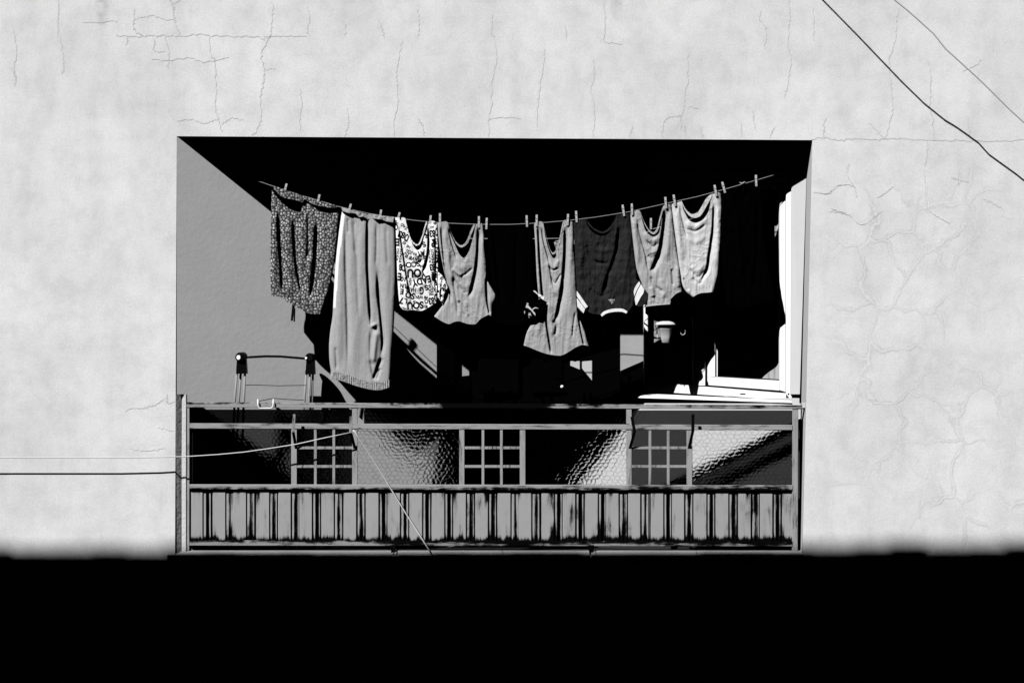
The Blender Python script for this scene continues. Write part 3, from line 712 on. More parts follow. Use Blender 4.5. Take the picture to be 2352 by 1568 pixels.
mesh('ribbed_panel', V, F, M['panel'], rl, False, None, {'wear': Wr})
b = MB(); b.add([P(434, 1122, .075), P(1821, 1122, .075), P(1821, 1243, .075), P(434, 1243, .075)], [(0, 1, 2, 3)]); b.build('backing_sheet', M['rust'], rl)
for u in (902, 1357):
    b = MB(); b.pbox(u - 6, 1251, u + 7, 1262, YF - .006, .03, a=.25); b.pbox(u - 4, 1256, u + 5, 1274, YF - .012, .02, a=.3); b.build('foot', M['rail'], rl, attr='wear', bevel=.001)
# flower-box brackets
for (u, vt, vb, lean, ub) in ((673, 951, 992, 2.5, 680), (805.5, 955, 994, .5, 815), (1458, 957, 992, -7, 1447), (1591.5, 951, 991, 0, 1583)):
    b = MB(); Yb = -0.03; wr_ = .04 if u < 1000 else .34
    b.quadbox([P(u - 3.2 - lean * -1, vt, Yb), P(u + 3.6 + lean, vt, Yb), P(u + 3.6, vb, Yb), P(u - 3.6, vb, Yb)], .006, a=wr_)
    b.quadbox([P(u - 3.2, vb - 2, Yb + .001), P(u + 3.4, vb - 2, Yb + .001), P(ub + 3.4, 1029, YF + .001), P(ub - 3.4, 1029, YF + .001)], .006, a=.35)  # lower arm: its shade is painted in through a high wear value
    b.build('bracket', M['post'], rl, attr='wear', bevel=.0008)

# ================================================================== CLOTHES AIRER, HOOK, TUB
ar = empty('clothes_airer', 'folded tube clothes airer with black end caps standing by the left wall', 'airer')
b = MB()
def airY(u): return 0.07 + (u - 549) / (708 - 549) * 0.30
lk = [(549, 820.5), (567, 818)]; rk = [(703, 822), (718, 821)]
ty = {}
for side, cols in (('l', (((544.5, 538.5), 0), ((553.5, 547.5), .012), ((563, 559.5), -.004))), ('r', (((704, 698.5), .006), ((712, 709.5), -.004), ((719, 716.5), .012)))):
    for (ut, ub), dy in cols:
        Y = airY(549 if side == 'l' else 710)
        t = MB(); t.tube([P(ut, 850, Y + dy), P(ub, 930, Y + dy), P(ub - 12, 1290, Y + dy)], .0075, 10)
        t.build('tube', M['steel'], ar, smooth=True)
for (uc, vc, w, ends, Y, x0, x1, y0, y1) in ((549, 820.5, 1, (541.8, 567.4), airY(549), 541.8, 567.4, 828, 858), (710, 822, 1, (703, 723), airY(710), 701.5, 724, 828, 859.5)):
    c = MB()
    e0, e1 = (P(uc - .5, vc, Y - .034), P(uc + 10, vc - 1.5, Y + .022)) if uc < 600 else (P(uc - 1, vc - 1, Y - .02), P(uc + 7, vc, Y + .03))
    c.tube([e0, e0, [(p + 3 * q) / 4 for p, q in zip(e1, e0)], e1, e1], [.001, .026, .031, .030, .020], 24)
    c.quadbox([P(x0 + 2, y0 - 2, Y - .02), P(x1 - 2, y0 - 2, Y - .02), P(x1, y1, Y - .022), P(x0, y1, Y - .022)], .045)
    c.build('end_cap', M['blackplastic'], ar, bevel=0)
    d = MB()
    p0 = e0 if uc < 600 else P(703.5, 822, Y - .036)
    d.tube([(p0[0], p0[1] - .001, p0[2]), (p0[0] - .002, p0[1] - .005, p0[2])], [.0145 if uc < 600 else .008] * 2, 18)
    d.build('cap_disc', M['whiteplastic'], ar, smooth=False)
t = MB(); t.tube([P(566, 820.5, airY(549) + .005), P(610, 818, airY(600)), P(645, 818.5, airY(650)), P(704, 823.5, airY(710) - .02)], .0075, 10); t.build('cross_bar', M['blackplastic'], ar, smooth=True)
for pts in ([(562, 884), (590, 884), (638, 885.6), (702, 884.5)], [(560, 906), (620, 912), (640, 913), (652, 912)][:0] or [(595, 921), (617, 916.5), (632, 914.3), (650, 916.5), (698, 918.5)]):
    t = MB(); t.tube([P(u_, v_, airY(u_) - .01) for u_, v_ in pts], .0022, 6); t.build('shelf_wire', M['blackwire'], ar)
hk = MB()
hk.tube([P(592, 918, .06), P(592, 917.5, .022), P(592, 920, .016), P(592.3, 930, .016), P(595, 936, .016), P(598, 937.5, .016), P(610, 937.3, .016), P(622, 937.5, .016), P(625.5, 935, .016), P(627.5, 930, .016), P(627.5, 920, .016), P(627.5, 917.5, .022), P(627.5, 918, .06)], .0042, 8)
tag(hk.build('wire_hook', M['whiteplastic'], smooth=True), 'white bent wire hook straddling the top rail below the airer', 'hook')

# ================================================================== LINES AND CABLES
def lineY(u): return 0.19 - 0.04 * (u - 600) / 1140
LP = [(551, 402), (580, 410), (605, 418), (628, 426), (700, 449), (780, 473), (845, 488), (915, 499.5), (960, 505), (1010, 509.5), (1060, 512), (1117, 513.5), (1170, 513.5), (1233, 510.5), (1304, 504.5), (1370, 496.5), (1447, 484), (1527, 466), (1600, 450), (1660, 434), (1740, 411), (1800, 393)]
t = MB(); t.tube([P(u_, v_ + 2.2, lineY(u_)) for u_, v_ in LP], .0021, 8)
kn = P(1706, 421, lineY(1706)); t.tube([(kn[0] - .02, kn[1], kn[2] + .006), (kn[0] - .006, kn[1] - .006, kn[2] - .004), (kn[0] + .008, kn[1] - .006, kn[2] + .004), (kn[0] + .018, kn[1], kn[2] + .010)], [.002, .006, .006, .002], 8)
tag(t.build('clothesline', M['rope'], smooth=True), 'thin pale clothesline sagging across the balcony front holding the laundry', 'clothesline')
RP = [(1080, 548), (1200, 549), (1262, 548), (1283, 547.5), (1345, 552), (1400, 560), (1460, 548), (1500, 526), (1600, 500), (1640, 492)]
t = MB(); t.tube([P(u_, v_, .34) for u_, v_ in RP], .0026, 8)
tag(t.build('clothesline', M['rope'], smooth=True), 'second clothesline farther back, seen through the neck of the long grey shirt', 'clothesline')
hk = MB(); p = P(551, 413, Yl(551)); hk.tube([(p[0], p[1] + .01, p[2]), (p[0] + .01, p[1] - .012, p[2]), (p[0] + .013, p[1] - .02, p[2] + .012), (p[0] + .008, p[1] - .012, p[2] + .022)], .003, 8)
tag(hk.build('wall_hook', M['steel'], smooth=True), 'small metal hook on the left wall holding the line', 'hook')
WP = [(-260, 1052, -.075), (0, 1050.5, -.075), (250, 1051, -.074), (340, 1050, -.072), (430, 1048, -.066), (500, 1043.5, -.06), (560, 1038, -.055), (620, 1029.5, -.05), (680, 1020, -.046), (740, 1006.5, -.042), (803, 993.5, -.039)]
t = MB(); t.tube([P(*p) for p in WP], .0034, 8)
tag(t.build('cable', M['whitecable'], smooth=True), 'white cable running in from the left wall to the railing bracket', 'cable')
t = MB(); t.tube([P(*p) for p in ((811, 988, -.030), (815, 991, -.036), (822, 1003, -.03), (870, 1077, .005), (930, 1175, .008), (985, 1262, -.012), (1001, 1287, -.05), (1030, 1335, -.06), (1120, 1480, -.06))], .0042, 8)
tag(t.build('cable', M['whitecable'], smooth=True), 'white cable slanting down from the bracket across the ribbed panel', 'cable')
t = MB(); t.tube([P(u_, v_, -np.interp(u_, [1700, 2055, 2352, 2480], [.60, .475, .345, .31])) for u_, v_ in ((1700, -395), (1820, -258), (1940, -118), (2000, -52), (2055, 0), (2085, 24), (2112, 48), (2145, 78), (2172, 112), (2205, 142), (2245, 178), (2290, 222), (2320, 252), (2352, 281), (2400, 322), (2480, 388))], .0050, 8)
tag(t.build('cable', M['greycable'], smooth=True), 'grey overhead cable crossing the upper right corner of the wall', 'cable')

# clothes pegs
def peg_mesh():
    b = MB()
    for sgn in (-1, 1):
        pr = [(.0016, .036), (.0058, .034), (.0062, .012), (.0052, .004), (.0056, -.012), (.0030, -.036), (.0006, -.036), (.0022, -.010), (.0006, .004)]
        vs = [(x, sgn * y, z) for x in (-.0062, .0062) for y, z in pr]; n = len(pr)
        b.add(vs, [(i, (i + 1) % n, n + (i + 1) % n, n + i) for i in range(n)] + [tuple(range(n)), tuple(reversed(range(n, 2 * n)))])
    b.tube([(-.0078, 0, .004), (.0078, 0, .004)], .0034, 10, mi=1)
    b.tube([(-.007, .004, .004), (-.007, .0068, .012), (.007, .0068, .012)], .0009, 5, mi=1)
    b.tube([(.007, -.004, .004), (.007, -.0068, .012), (-.007, -.0068, .012)], .0009, 5, mi=1)
    return b
pegs = [  # (top px, bottom px, old wood?, what it holds)
    ((658.5, 422), (651.5, 448), 1, 'old dark peg on the left of the pebble print shorts'), ((734, 447), (729, 471), 0, 'pale peg on the right half of the pebble print shorts'),
    ((806, 468.5), (801, 487), 0, 'pale leaning peg on the left waistband of the sweatpants'), ((875.5, 482), (872.5, 503), 1, 'old dark peg on the right waistband of the sweatpants'),
    ((918, 488), (913, 507), 1, 'old peg on the left corner of the lettered shirt'), ((989.5, 495), (987, 517), 1, 'old peg on the right corner of the lettered shirt'),
    ((1010.5, 490), (1010.5, 520.5), 0, 'tall white peg between the lettered shirt and the grey T-shirt'), ((1100, 497), (1100, 521), 0, 'pale peg on the right shoulder of the wide grey T-shirt'),
    ((1118, 500.5), (1117, 524), 0, 'pale peg on the left corner of the black shirt'), ((1209.4, 495), (1210.5, 520), 1, 'narrow peg on the right corner of the black shirt'),
    ((1232.6, 493.5), (1232.6, 521.5), 0, 'pale peg on the left corner of the long grey shirt'), ((1304.7, 491.7), (1303.6, 513.5), 1, 'old peg on the right corner of the long grey shirt'),
    ((1323, 484.7), (1324.7, 511.7), 0, 'white peg on the left corner of the dark checked shirt'), ((1429.8, 470.7), (1433.6, 495.3), 0, 'leaning peg on the right corner of the dark checked shirt'),
    ((1450.9, 467.9), (1452, 490.7), 0, 'pale peg on the left corner of the mid grey T-shirt'), ((1528, 452.7), (1530, 476.6), 0, 'pale peg on the right corner of the mid grey T-shirt'),
    ((1546.9, 447.5), (1552, 476.6), 0, 'leaning white peg on the left corner of the lightest T-shirt'), ((1641, 425), (1645, 447), 1, 'old peg on the right corner of the lightest T-shirt'),
    ((1658.7, 418), (1664.6, 440), 1, 'grey peg on the left corner of the black top'), ((1736, 402), (1737, 422), 0, 'short lit peg at the right end of the line')]
proto = None
def place_peg(tp, bt, old, label, Y):
    global proto
    if proto is None:
        proto = peg_mesh().build('clothes_peg', [M['wood_pin'], M['steel']]); o = proto
    else:
        o = proto.copy(); COL.objects.link(o)
    if old:
        if 'old' not in place_peg.__dict__:
            me = proto.data.copy(); me.materials[0] = M['wood_pin_dark']; place_peg.old = me
        o.data = place_peg.old
    a, c = Vector(P(*tp, Y)), Vector(P(*bt, Y))
    # top end of the legs sits at tp, the jaws reach past bt behind the cloth fold
    d = (a - c).normalized(); o.location = a - d * .036
    o.rotation_euler = (0, math.atan2(d.x, d.z), 0)
    tag(o, label, 'clothes peg', 'clothes pegs on the lines')
for tp, bt, old, label in pegs:
    place_peg(tp, bt, old, label, lineY(tp[0]) - .006)
place_peg((1495, 501), (1495, 526), 0, 'white peg on the rear line seen in the neck of the mid grey T-shirt', .335)

# ================================================================== LAUNDRY
M['print'] = cloth_mat('pebble_print_cloth', 0.3, kind='pebble', wr=.2)
M['sweat'] = cloth_mat('grey_sweat_cloth', 0.335, .06, 'melange', wr=.22)
M['cotton'] = cloth_mat('grey_cotton', 0.335, .05)
M['cotton_mid'] = cloth_mat('mid_grey_cotton', 0.35, .06, wr=.25)
M['cotton_light'] = cloth_mat('light_grey_cotton', 0.52, .06, wr=.28)
M['dark'] = cloth_mat('dark_checked_cloth', 0.021, .1, 'check', wr=.3)
M['black'] = cloth_mat('black_cloth', 0.0006, .2)
M['white'] = cloth_mat('printed_white_cotton', 0.80, .03, wr=.25)

# 1 shorts
sh = Cloth(1.0)
front = c1((143, 132), (165, 165), (200, 205), (260, 255), (330, 274), (352, 185), (385, 212), (450, 266), (520, 284), (583, 276))
sh.sheet(front, c1((140, 822), (200, 830), (240, 860), (290, 888), (330, 910), (390, 938), (462, 942)), c1((143, 132), (138, 300), (134, 500), (133, 700), (140, 822)), c1((583, 276), (572, 420), (553, 600), (522, 760), (490, 850), (462, 942)),
         .175, [(c1((185, 250), (190, 400), (200, 560), (210, 740), (205, 820)), -.030, 3.2, 4), (c1((160, 250), (158, 500), (160, 760)), .014, 8),
                (c1((245, 260), (245, 450), (255, 700), (270, 850)), .016, 11), (c1((280, 300), (290, 500), (310, 680), (350, 850)), -.024, 2.8, 4.5),
                (c1((330, 330), (345, 520), (345, 680)), .014, 8), (c1((375, 270), (380, 420), (375, 600)), -.016, 2.6, 4), (c1((405, 300), (402, 460), (395, 600), (365, 760)), .014, 7),
                (c1((435, 330), (428, 520), (410, 720), (390, 860)), -.030, 3, 5), (c1((480, 320), (470, 520), (445, 720)), .014, 9), (c1((460, 560), (440, 700), (430, 820)), -.012, 2.5, 3), (c1((530, 340), (515, 560), (480, 780)), .010, 9),
                (c1((120, 780), (250, 830), (350, 890), (470, 905)), -.006, 2.5)], step=1.9, wr=.003)
sh.sheet(**strip(c1((150, 101), (240, 132), (350, 168), (450, 203), (570, 232)), c1((158, 128), (215, 178), (300, 196), (345, 212), (355, 190), (410, 222), (470, 238), (540, 246), (574, 240))), Y=.158, wr=.003, edge=.002, step=1.8)
sh.sheet(T=c1((150, 330), (350, 340), (565, 350)), B=c1((145, 760), (300, 850), (450, 900)), Lc=c1((150, 330), (145, 760)), Rc=c1((565, 350), (450, 900)), Y=.215, step=4)
so = sh.build('shorts', M['print']); tag(so, 'pebble print drawstring shorts at the left end of the clothesline', 'shorts')
d = MB(); d.quadbox([P(*c1((276, 880))[0], .19), P(*c1((294, 885))[0], .19), P(*c1((280, 985))[0], .2), P(*c1((266, 985))[0], .2)], .002); d.quadbox([P(*c1((287, 900))[0], .187), P(*c1((297, 905))[0], .187), P(*c1((294, 992))[0], .19), P(*c1((284, 990))[0], .19)], .002)
d.build('drawstring', M['blackwire'], so)
# 2 sweatpants
pt = Cloth(2.0)
def stripe(px, py):
    y = np.array([250, 420, 600, 800, 905]); xa = 574.2 + .3514 * np.array([588, 572, 556, 544, 540]); xb = 574.2 + .3514 * np.array([624, 603, 581, 567, 561])
    yy = (py - 390.5) / .3514
    m = (px > np.interp(yy, y, xa)) & (px < np.interp(yy, y, xb)) & (yy < 900)
    edge = (px > np.interp(yy, y, xb) - 1.5) & (px < np.interp(yy, y, xb))
    return np.where(m, 2.1, 1.0)
pl = c1((600, 272), (580, 420), (560, 600), (548, 800), (540, 950), (525, 1050), (517, 1140), (519, 1240), (530, 1318))
pr = c1((945, 322), (951, 500), (952, 700), (946, 900), (936, 1100), (926, 1250), (916, 1372))
pt.sheet(c1((600, 272), (620, 292), (660, 305), (720, 318), (762, 295), (785, 288), (830, 328), (880, 350), (920, 352), (945, 322)), c1((530, 1318), (600, 1332), (700, 1362), (770, 1385), (840, 1390), (916, 1372)), pl, pr,
         lambda px, py: .172 - .004 * np.clip((py - 500) / 400, 0, 1),
         [(c1((768, 288), (766, 600), (775, 800), (785, 950), (795, 1040)), -.034, 2.4, 3.2), (c1((735, 320), (735, 700), (745, 1000)), .005, 10), (c1((802, 310), (800, 600), (808, 850)), .007, 9),
          (c1((625, 300), (626, 600), (636, 900), (640, 1100), (640, 1330)), -.012, 3.5, 5, .2), (c1((600, 420), (590, 800), (580, 1100), (570, 1300)), .008, 10), (c1((660, 320), (665, 700), (680, 1000), (690, 1340)), .008, 14, 18),
          (c1((700, 330), (700, 700), (715, 1000)), -.005, 4), (c1((825, 340), (828, 480), (822, 640)), -.006, 3), (c1((680, 320), (684, 460), (690, 560)), -.007, 3.5), (c1((640, 310), (645, 420)), -.007, 3), (c1((890, 360), (895, 520), (905, 640)), -.006, 4), (c1((834, 640), (838, 800), (855, 960), (868, 1130), (850, 1260)), -.030, 3, 4.5, .25), (c1((885, 360), (890, 700), (900, 1000), (890, 1300)), .010, 12),
          (c1((800, 1000), (815, 1030)), .02, 6, 7, .4), (c1((795, 1035), (790, 1130), (790, 1230), (800, 1310), (815, 1370)), -.012, 4, 5), (c1((830, 1040), (815, 1150), (800, 1270)), .016, 9, 6), (c1((860, 1220), (830, 1300), (805, 1375)), -.026, 3, 4.5), (c1((850, 1290), (825, 1375)), -.02, 2, 3), (c1((560, 1150), (568, 1310)), -.008, 3)],
         step=1.8, wr=.0012, drape=(.0026, 14, 150), tone=stripe, wscale=(24, 60), edge=.02, ewid=9)
cuffT = c1((528, 1312), (600, 1328), (700, 1358), (770, 1381), (840, 1387), (918, 1368)); cuffB = c1((526, 1362), (600, 1377), (700, 1412), (780, 1432), (850, 1437), (918, 1416))
cf = Cloth(3.0)
px_, py_ = coons(cuffT, cuffB, [cuffT[0], cuffB[0]], [cuffT[-1], cuffB[-1]], 10, 4)
cf.sheet(**strip(cuffT, cuffB), Y=lambda px, py: .166 + .0035 * np.sin(px * 1.9 + 3 * np.sin(px * .23)) * (0.4 + .6 * np.abs(np.sin((py - 380) * .55))) , wr=.002, step=.9, wscale=(5, 9), edge=.015)
bt = Cloth(4.0)
for T_, B_2 in ((c1((597, 240), (650, 258), (720, 276), (770, 290)), c1((604, 268), (640, 280), (690, 284), (715, 308), (766, 292))), (c1((780, 284), (840, 296), (890, 302), (942, 306)), c1((782, 288), (820, 318), (860, 322), (890, 335), (934, 342)))):
    bt.sheet(**strip(T_, B_2), Y=.152, wr=.006, step=1.6, wscale=(7, 12), edge=.004)
bt.sheet(T=c1((600, 400), (770, 410), (942, 420)), B=c1((540, 1200), (740, 1300), (910, 1290)), Lc=c1((600, 400), (540, 1200)), Rc=c1((942, 420), (910, 1290)), Y=.208, step=5)
po = pt.build('sweatpants', M['sweat']); tag(po, 'long grey sweatpants with a white side stripe and gathered hem', 'trousers')
bt.build('waistband', M['sweat'], po); cf.build('hem_cuff', M['sweat'], po)
# 3 lettered shirt
words = []
for t_, x, y, w, h_, r in (
    ('SCO', 312, 742, 175, 72, 186), ('IN', 440, 768, 50, 38, 186), ('OU', 330, 862, 170, 112, 182), ('Y', 452, 862, 60, 100, 190), ('READY', 455, 962, 290, 92, 196), ('WIN', 278, 982, 92, 34, 96),
    ('HAVE', 285, 1088, 120, 62, 172), ('G', 432, 1100, 52, 100, 182), ('S', 497, 1060, 46, 70, 196), ('SO', 275, 1165, 120, 84, 165), ('WIN', 402, 1188, 92, 44, 182), ('SQU', 345, 1292, 200, 108, 184), ('OR', 492, 1215, 110, 48, 96),
    ('83', 566, 1240, 74, 90, 188), ('83', 578, 322, 70, 92, 184), ('R', 575, 455, 62, 105, 186), ('READY', 578, 622, 180, 34, 96), ('SQUAD', 540, 626, 170, 30, 96), ('83', 578, 782, 70, 88, 186), ('R', 577, 902, 52, 98, 190), ('READY', 572, 1070, 160, 30, 96), ('SODA', 541, 1088, 140, 30, 96),
    ('O', 635, 300, 30, 110, 182), ('BO', 636, 430, 70, 32, 92), ('MEN', 642, 610, 190, 36, 92), ('D', 642, 750, 36, 100, 182), ('D', 628, 1200, 44, 110, 190), ('80', 630, 880, 90, 32, 96), ('E', 620, 990, 34, 70, 190), ('A', 612, 1090, 40, 70, 192),
    ('OB', 88, 205, 130, 42, 86), ('83', 158, 338, 88, 84, 160), ('D', 226, 378, 54, 96, 158), ('E', 106, 440, 42, 96, 180), ('READY', 146, 618, 170, 30, 84), ('SQUAD', 106, 606, 150, 30, 86), ('8', 144, 782, 38, 88, 178), ('D', 182, 790, 48, 84, 172), ('E', 130, 910, 44, 100, 176), ('10', 178, 945, 60, 62, 172), ('FUN', 190, 1035, 90, 58, 172), ('E', 162, 1112, 44, 70, 172), ('7', 150, 1235, 60, 84, 172), ('AD', 190, 1345, 60, 36, 170), ('L', 215, 1240, 40, 60, 172),
    ('AY', 425, 600, 110, 78, 196), ('HAVE', 345, 672, 150, 46, 165), ('FU', 215, 615, 60, 60, 160), ('YOU', 262, 572, 80, 50, 155), ('WIN', 335, 595, 70, 40, 150), ('83', 195, 450, 40, 38, 150), ('HE', 250, 500, 50, 34, 150), ('S', 462, 470, 44, 70, 205), ('R', 488, 365, 60, 56, 230), ('G', 482, 665, 46, 80, 190), ('Y', 220, 250, 40, 50, 150), ('AD', 180, 215, 70, 40, 140), ('AD', 575, 235, 50, 30, 190), ('1', 142, 120, 20, 30, 180), ('B', 612, 170, 40, 50, 160), ('S', 515, 175, 26, 36, 180),
    ('E', 490, 1320, 40, 36, 188), ('I', 380, 1358, 30, 12, 180), ('OM', 270, 1356, 90, 16, 180), ('O', 706, 930, 40, 44, 210), ('R', 725, 1090, 50, 66, 240), ('S', 690, 1150, 30, 60, 200), ('Z', 650, 1060, 26, 120, 190), ('N', 672, 1210, 40, 34, 200), ('O', 745, 1035, 40, 40, 220)):
    cx, cy = c4((x, y))[0]; words.append((t_, cx, cy, w * .192, h_ * .188, r, 1.0))
faint = [(t_, *c4((x, y))[0], w * .1685, h_ * .1685, r, .28) for t_, x, y, w, h_, r in (('T', 150, 230, 40, 50, 160), ('H', 205, 520, 50, 60, 160), ('P', 372, 1100, 56, 90, 182), ('E', 210, 700, 50, 90, 172), ('I', 225, 830, 34, 90, 178), ('L', 205, 1240, 50, 110, 176), ('F', 505, 830, 50, 70, 186), ('O', 545, 720, 40, 60, 190), ('I', 480, 1300, 50, 60, 184), ('T', 690, 1020, 60, 70, 210))]
def lettering(px, py):
    m = np.maximum(text_mask(px, py, words), text_mask(px, py, faint))
    return 1 - .995 * m
ts = Cloth(5.0)
ts.sheet(c4((72, 100), (130, 105), (205, 112), (232, 250), (275, 395), (325, 500), (375, 548), (430, 500), (470, 340), (500, 200), (545, 150), (605, 152), (650, 205)), c4((132, 1300), (170, 1352), (230, 1366), (330, 1362), (430, 1374), (520, 1330), (640, 1252)),
         c4((72, 100), (80, 300), (90, 600), (100, 900), (115, 1150), (132, 1300)), c4((650, 205), (655, 400), (660, 700), (648, 1000), (640, 1252)), .165,
         [(c4((120, 200), (150, 420), (185, 640), (225, 900), (265, 1090), (305, 1270)), -.022, 1.6, 2.4), (c4((520, 230), (528, 420), (515, 600), (480, 740), (440, 880)), -.030, 2.0, 5.5, .2), (c4((560, 250), (565, 600), (560, 1000)), .013, 8), (c4((620, 260), (625, 700), (615, 1150)), -.010, 2, 3),
          (c4((330, 560), (375, 620), (450, 560)), .010, 6, 5), (c4((250, 640), (350, 740), (470, 660)), -.008, 4), (c4((240, 720), (340, 860), (440, 820)), .012, 9), (c4((300, 980), (400, 1060), (480, 960)), .008, 8), (c4((190, 950), (230, 1150), (260, 1300)), .010, 6)], step=.75, wr=.0022, tone=lettering, wscale=(14, 20), edge=.012, ewid=5)
ts.sheet(c4((655, 845), (700, 880), (745, 950), (790, 1065)), c4((650, 1200), (690, 1235), (722, 1300)), c4((655, 845), (650, 1000), (650, 1200)), c4((790, 1065), (740, 1150), (722, 1300)), .152, [(c4((700, 1000), (690, 1230)), -.012, 2)], step=.75, wr=.006, tone=lettering, wscale=(6, 8))
ts.sheet(**strip(c4((208, 115), (240, 250), (285, 390), (330, 445), (365, 468), (405, 432), (445, 310), (495, 150)), c4((214, 150), (238, 290), (282, 420), (330, 470), (368, 488), (412, 455), (455, 340), (505, 190))), Y=.158, step=1.0, wr=.002, tone=lambda px, py: 1 - .9 * (np.sin(px * .9 + py * .4) > .72), edge=0)
ts.sheet(T=c4((215, 640), (500, 640)), B=c4((215, 1200), (500, 1200)), Lc=c4((215, 640), (215, 1200)), Rc=c4((500, 640), (500, 1200)), Y=.2, step=4)
tso = ts.build('lettered_shirt', M['white']); tag(tso, 'white T-shirt covered in black block lettering hanging upside down beside the sweatpants', 'shirt')
# generic T-shirt hung upside down with a drooping edge
def tee(seed, mat, top, bottom, lft, rgt, folds, Y, collar=None, wr=.004, name='t_shirt', wscale=(13, 24), extra=None, tone=None, step=1.6, back=True, crk=.0034):
    c = Cloth(seed)
    ff = []
    for f in folds:
        p_ = f[0]; sw = abs(p_[0][1] - p_[-1][1]) < .7 * abs(p_[0][0] - p_[-1][0])
        ff.append((p_, f[1] * (.5 if sw else 1.0)) + tuple(f[2:]))
    c.sheet(top, bottom, lft, rgt, Y, ff, step=step, wr=wr, wscale=wscale, tone=tone, crk=crk, drape=(.0032, 9, 95))
    if collar:
        T_, B_2, dy = collar
        c.sheet(**strip(T_, B_2), Y=Y + dy, step=1.4, wr=.003, edge=0, wscale=(7, 9))
        if back:
            Bk = [T_[len(T_) // 2][0] - 10, T_[len(T_) // 2][0] + 10]
            bot = max(p[1] for p in bottom) - 60
            yt = max(p[1] for p in top) + 12
            c.sheet(T=[(T_[0][0], yt), (T_[-1][0], yt)], B=[(T_[0][0], bot), (T_[-1][0], bot)], Lc=[(T_[0][0], yt), (T_[0][0], bot)], Rc=[(T_[-1][0], yt), (T_[-1][0], bot)], Y=Y + .045, step=3, wr=.002)
    if extra: extra(c)
    return c.build(name, mat)
# 4 wide grey T-shirt
o4 = tee(6.0, M['cotton'], c2((80, 345), (145, 338), (158, 400), (192, 480), (225, 550), (256, 574), (290, 525), (320, 420), (335, 355), (380, 350)), c2((60, 955), (105, 985), (155, 1006), (190, 992), (225, 988), (280, 1005), (330, 1006), (360, 975), (415, 946), (436, 962)),
    c2((80, 345), (95, 500), (122, 650), (155, 790), (140, 850), (95, 910), (60, 955)), c2((380, 350), (390, 500), (400, 620), (408, 720), (462, 822), (440, 880), (436, 962)),
    [(c2((103, 365), (115, 500), (130, 640), (165, 820), (170, 870)), -.018, 2.2, 3.4, .1), (c2((125, 380), (150, 560), (180, 760)), .012, 6), (c2((152, 370), (175, 470), (212, 590)), -.014, 2.4, 3.6), (c2((348, 365), (346, 480), (332, 640), (296, 800), (275, 840)), -.030, 2.6, 6.0, .15), (c2((372, 400), (370, 650), (372, 850)), .010, 8),
     (c2((190, 610), (235, 640), (290, 600)), .014, 9, 7), (c2((228, 694), (268, 682), (314, 640)), -.016, 2.2, 4), (c2((178, 640), (215, 676), (250, 692)), .012, 4), (c2((183, 700), (212, 745), (250, 795)), -.007, 2.4), (c2((205, 755), (245, 800), (292, 792)), -.007, 2.6), (c2((225, 730), (262, 765), (300, 735)), .008, 5), (c2((212, 850), (252, 905), (268, 960)), -.010, 3.4), (c2((280, 850), (262, 900), (285, 960)), .006, 5), (c2((180, 690), (205, 850), (215, 960)), -.008, 3), (c2((400, 700), (405, 850), (425, 950)), -.024, 1.8, 2.4, .12), (c2((240, 560), (260, 600), (290, 570)), .008, 4)],
    .165, (c2((150, 342), (172, 410), (200, 465), (238, 492), (272, 462), (298, 395), (320, 350)), c2((156, 360), (178, 430), (206, 485), (240, 506), (280, 478), (306, 412), (328, 362)), -.004), wr=.0018)
tag(o4, 'wide grey T-shirt with a flared hem hanging right of the lettered shirt', 'shirt')
lb = MB(); lb.quadbox([P(*c2((200, 998))[0], .18), P(*c2((243, 1000))[0], .18), P(*c2((240, 1022))[0], .185), P(*c2((200, 1020))[0], .185)], .002); lb.build('label_tag', M['white'], o4)
# 5 black shirt with emblem
def emb(px, py):
    m = np.zeros(px.shape, bool)
    for pl_ in (c6((180, 520), (198, 512), (218, 535), (205, 540)), c6((168, 588), (185, 528), (215, 560), (262, 612), (285, 640), (318, 680), (322, 712), (308, 708), (280, 665), (250, 632), (215, 602), (190, 592)), c6((262, 622), (300, 588), (330, 584), (372, 598), (362, 603), (325, 598), (300, 606), (272, 632)), c6((208, 715), (222, 662), (234, 690), (243, 668), (256, 720), (246, 718), (240, 692), (232, 712)), c6((145, 640), (158, 645), (155, 685), (145, 680)), c6((210, 735), (232, 738), (230, 746), (214, 742))):
        m |= inpoly(px, py, pl_)
    return np.where(m, 850.0, 1.0)
def ex5(c):
    c.sheet(c6((150, 470), (260, 470), (400, 455), (500, 500)), c6((110, 700), (200, 770), (300, 778), (410, 765)), c6((150, 470), (115, 580), (110, 700)), c6((500, 500), (485, 630), (410, 765)), .142, [(c6((330, 500), (350, 740)), .006, 6)], step=.6, wr=.002, tone=emb, edge=.004)
o5 = tee(7.0, M['black'], c2((402, 350), (450, 360), (520, 380), (600, 365), (700, 345)), c2((470, 990), (560, 1010), (650, 1000), (700, 960)), c2((402, 350), (420, 600), (455, 800), (470, 990)), c2((700, 345), (712, 600), (716, 800), (700, 960)), [(c2((450, 400), (500, 900)), -.02, 5), (c2((600, 400), (590, 900)), -.02, 5)], .17, None, name='black_shirt', extra=ex5)
tag(o5, 'black shirt with a small white leaping animal emblem beside the long grey shirt', 'shirt')
tr = Cloth(7.5); tr.sheet(**strip(c6((292, 318), (320, 330), (370, 375), (455, 410)), c6((290, 330), (330, 365), (390, 415), (445, 470))), Y=.138, step=.8, wr=.003, edge=0, wscale=(5, 5)); tr.build('sleeve_trim', M['white'], o5)
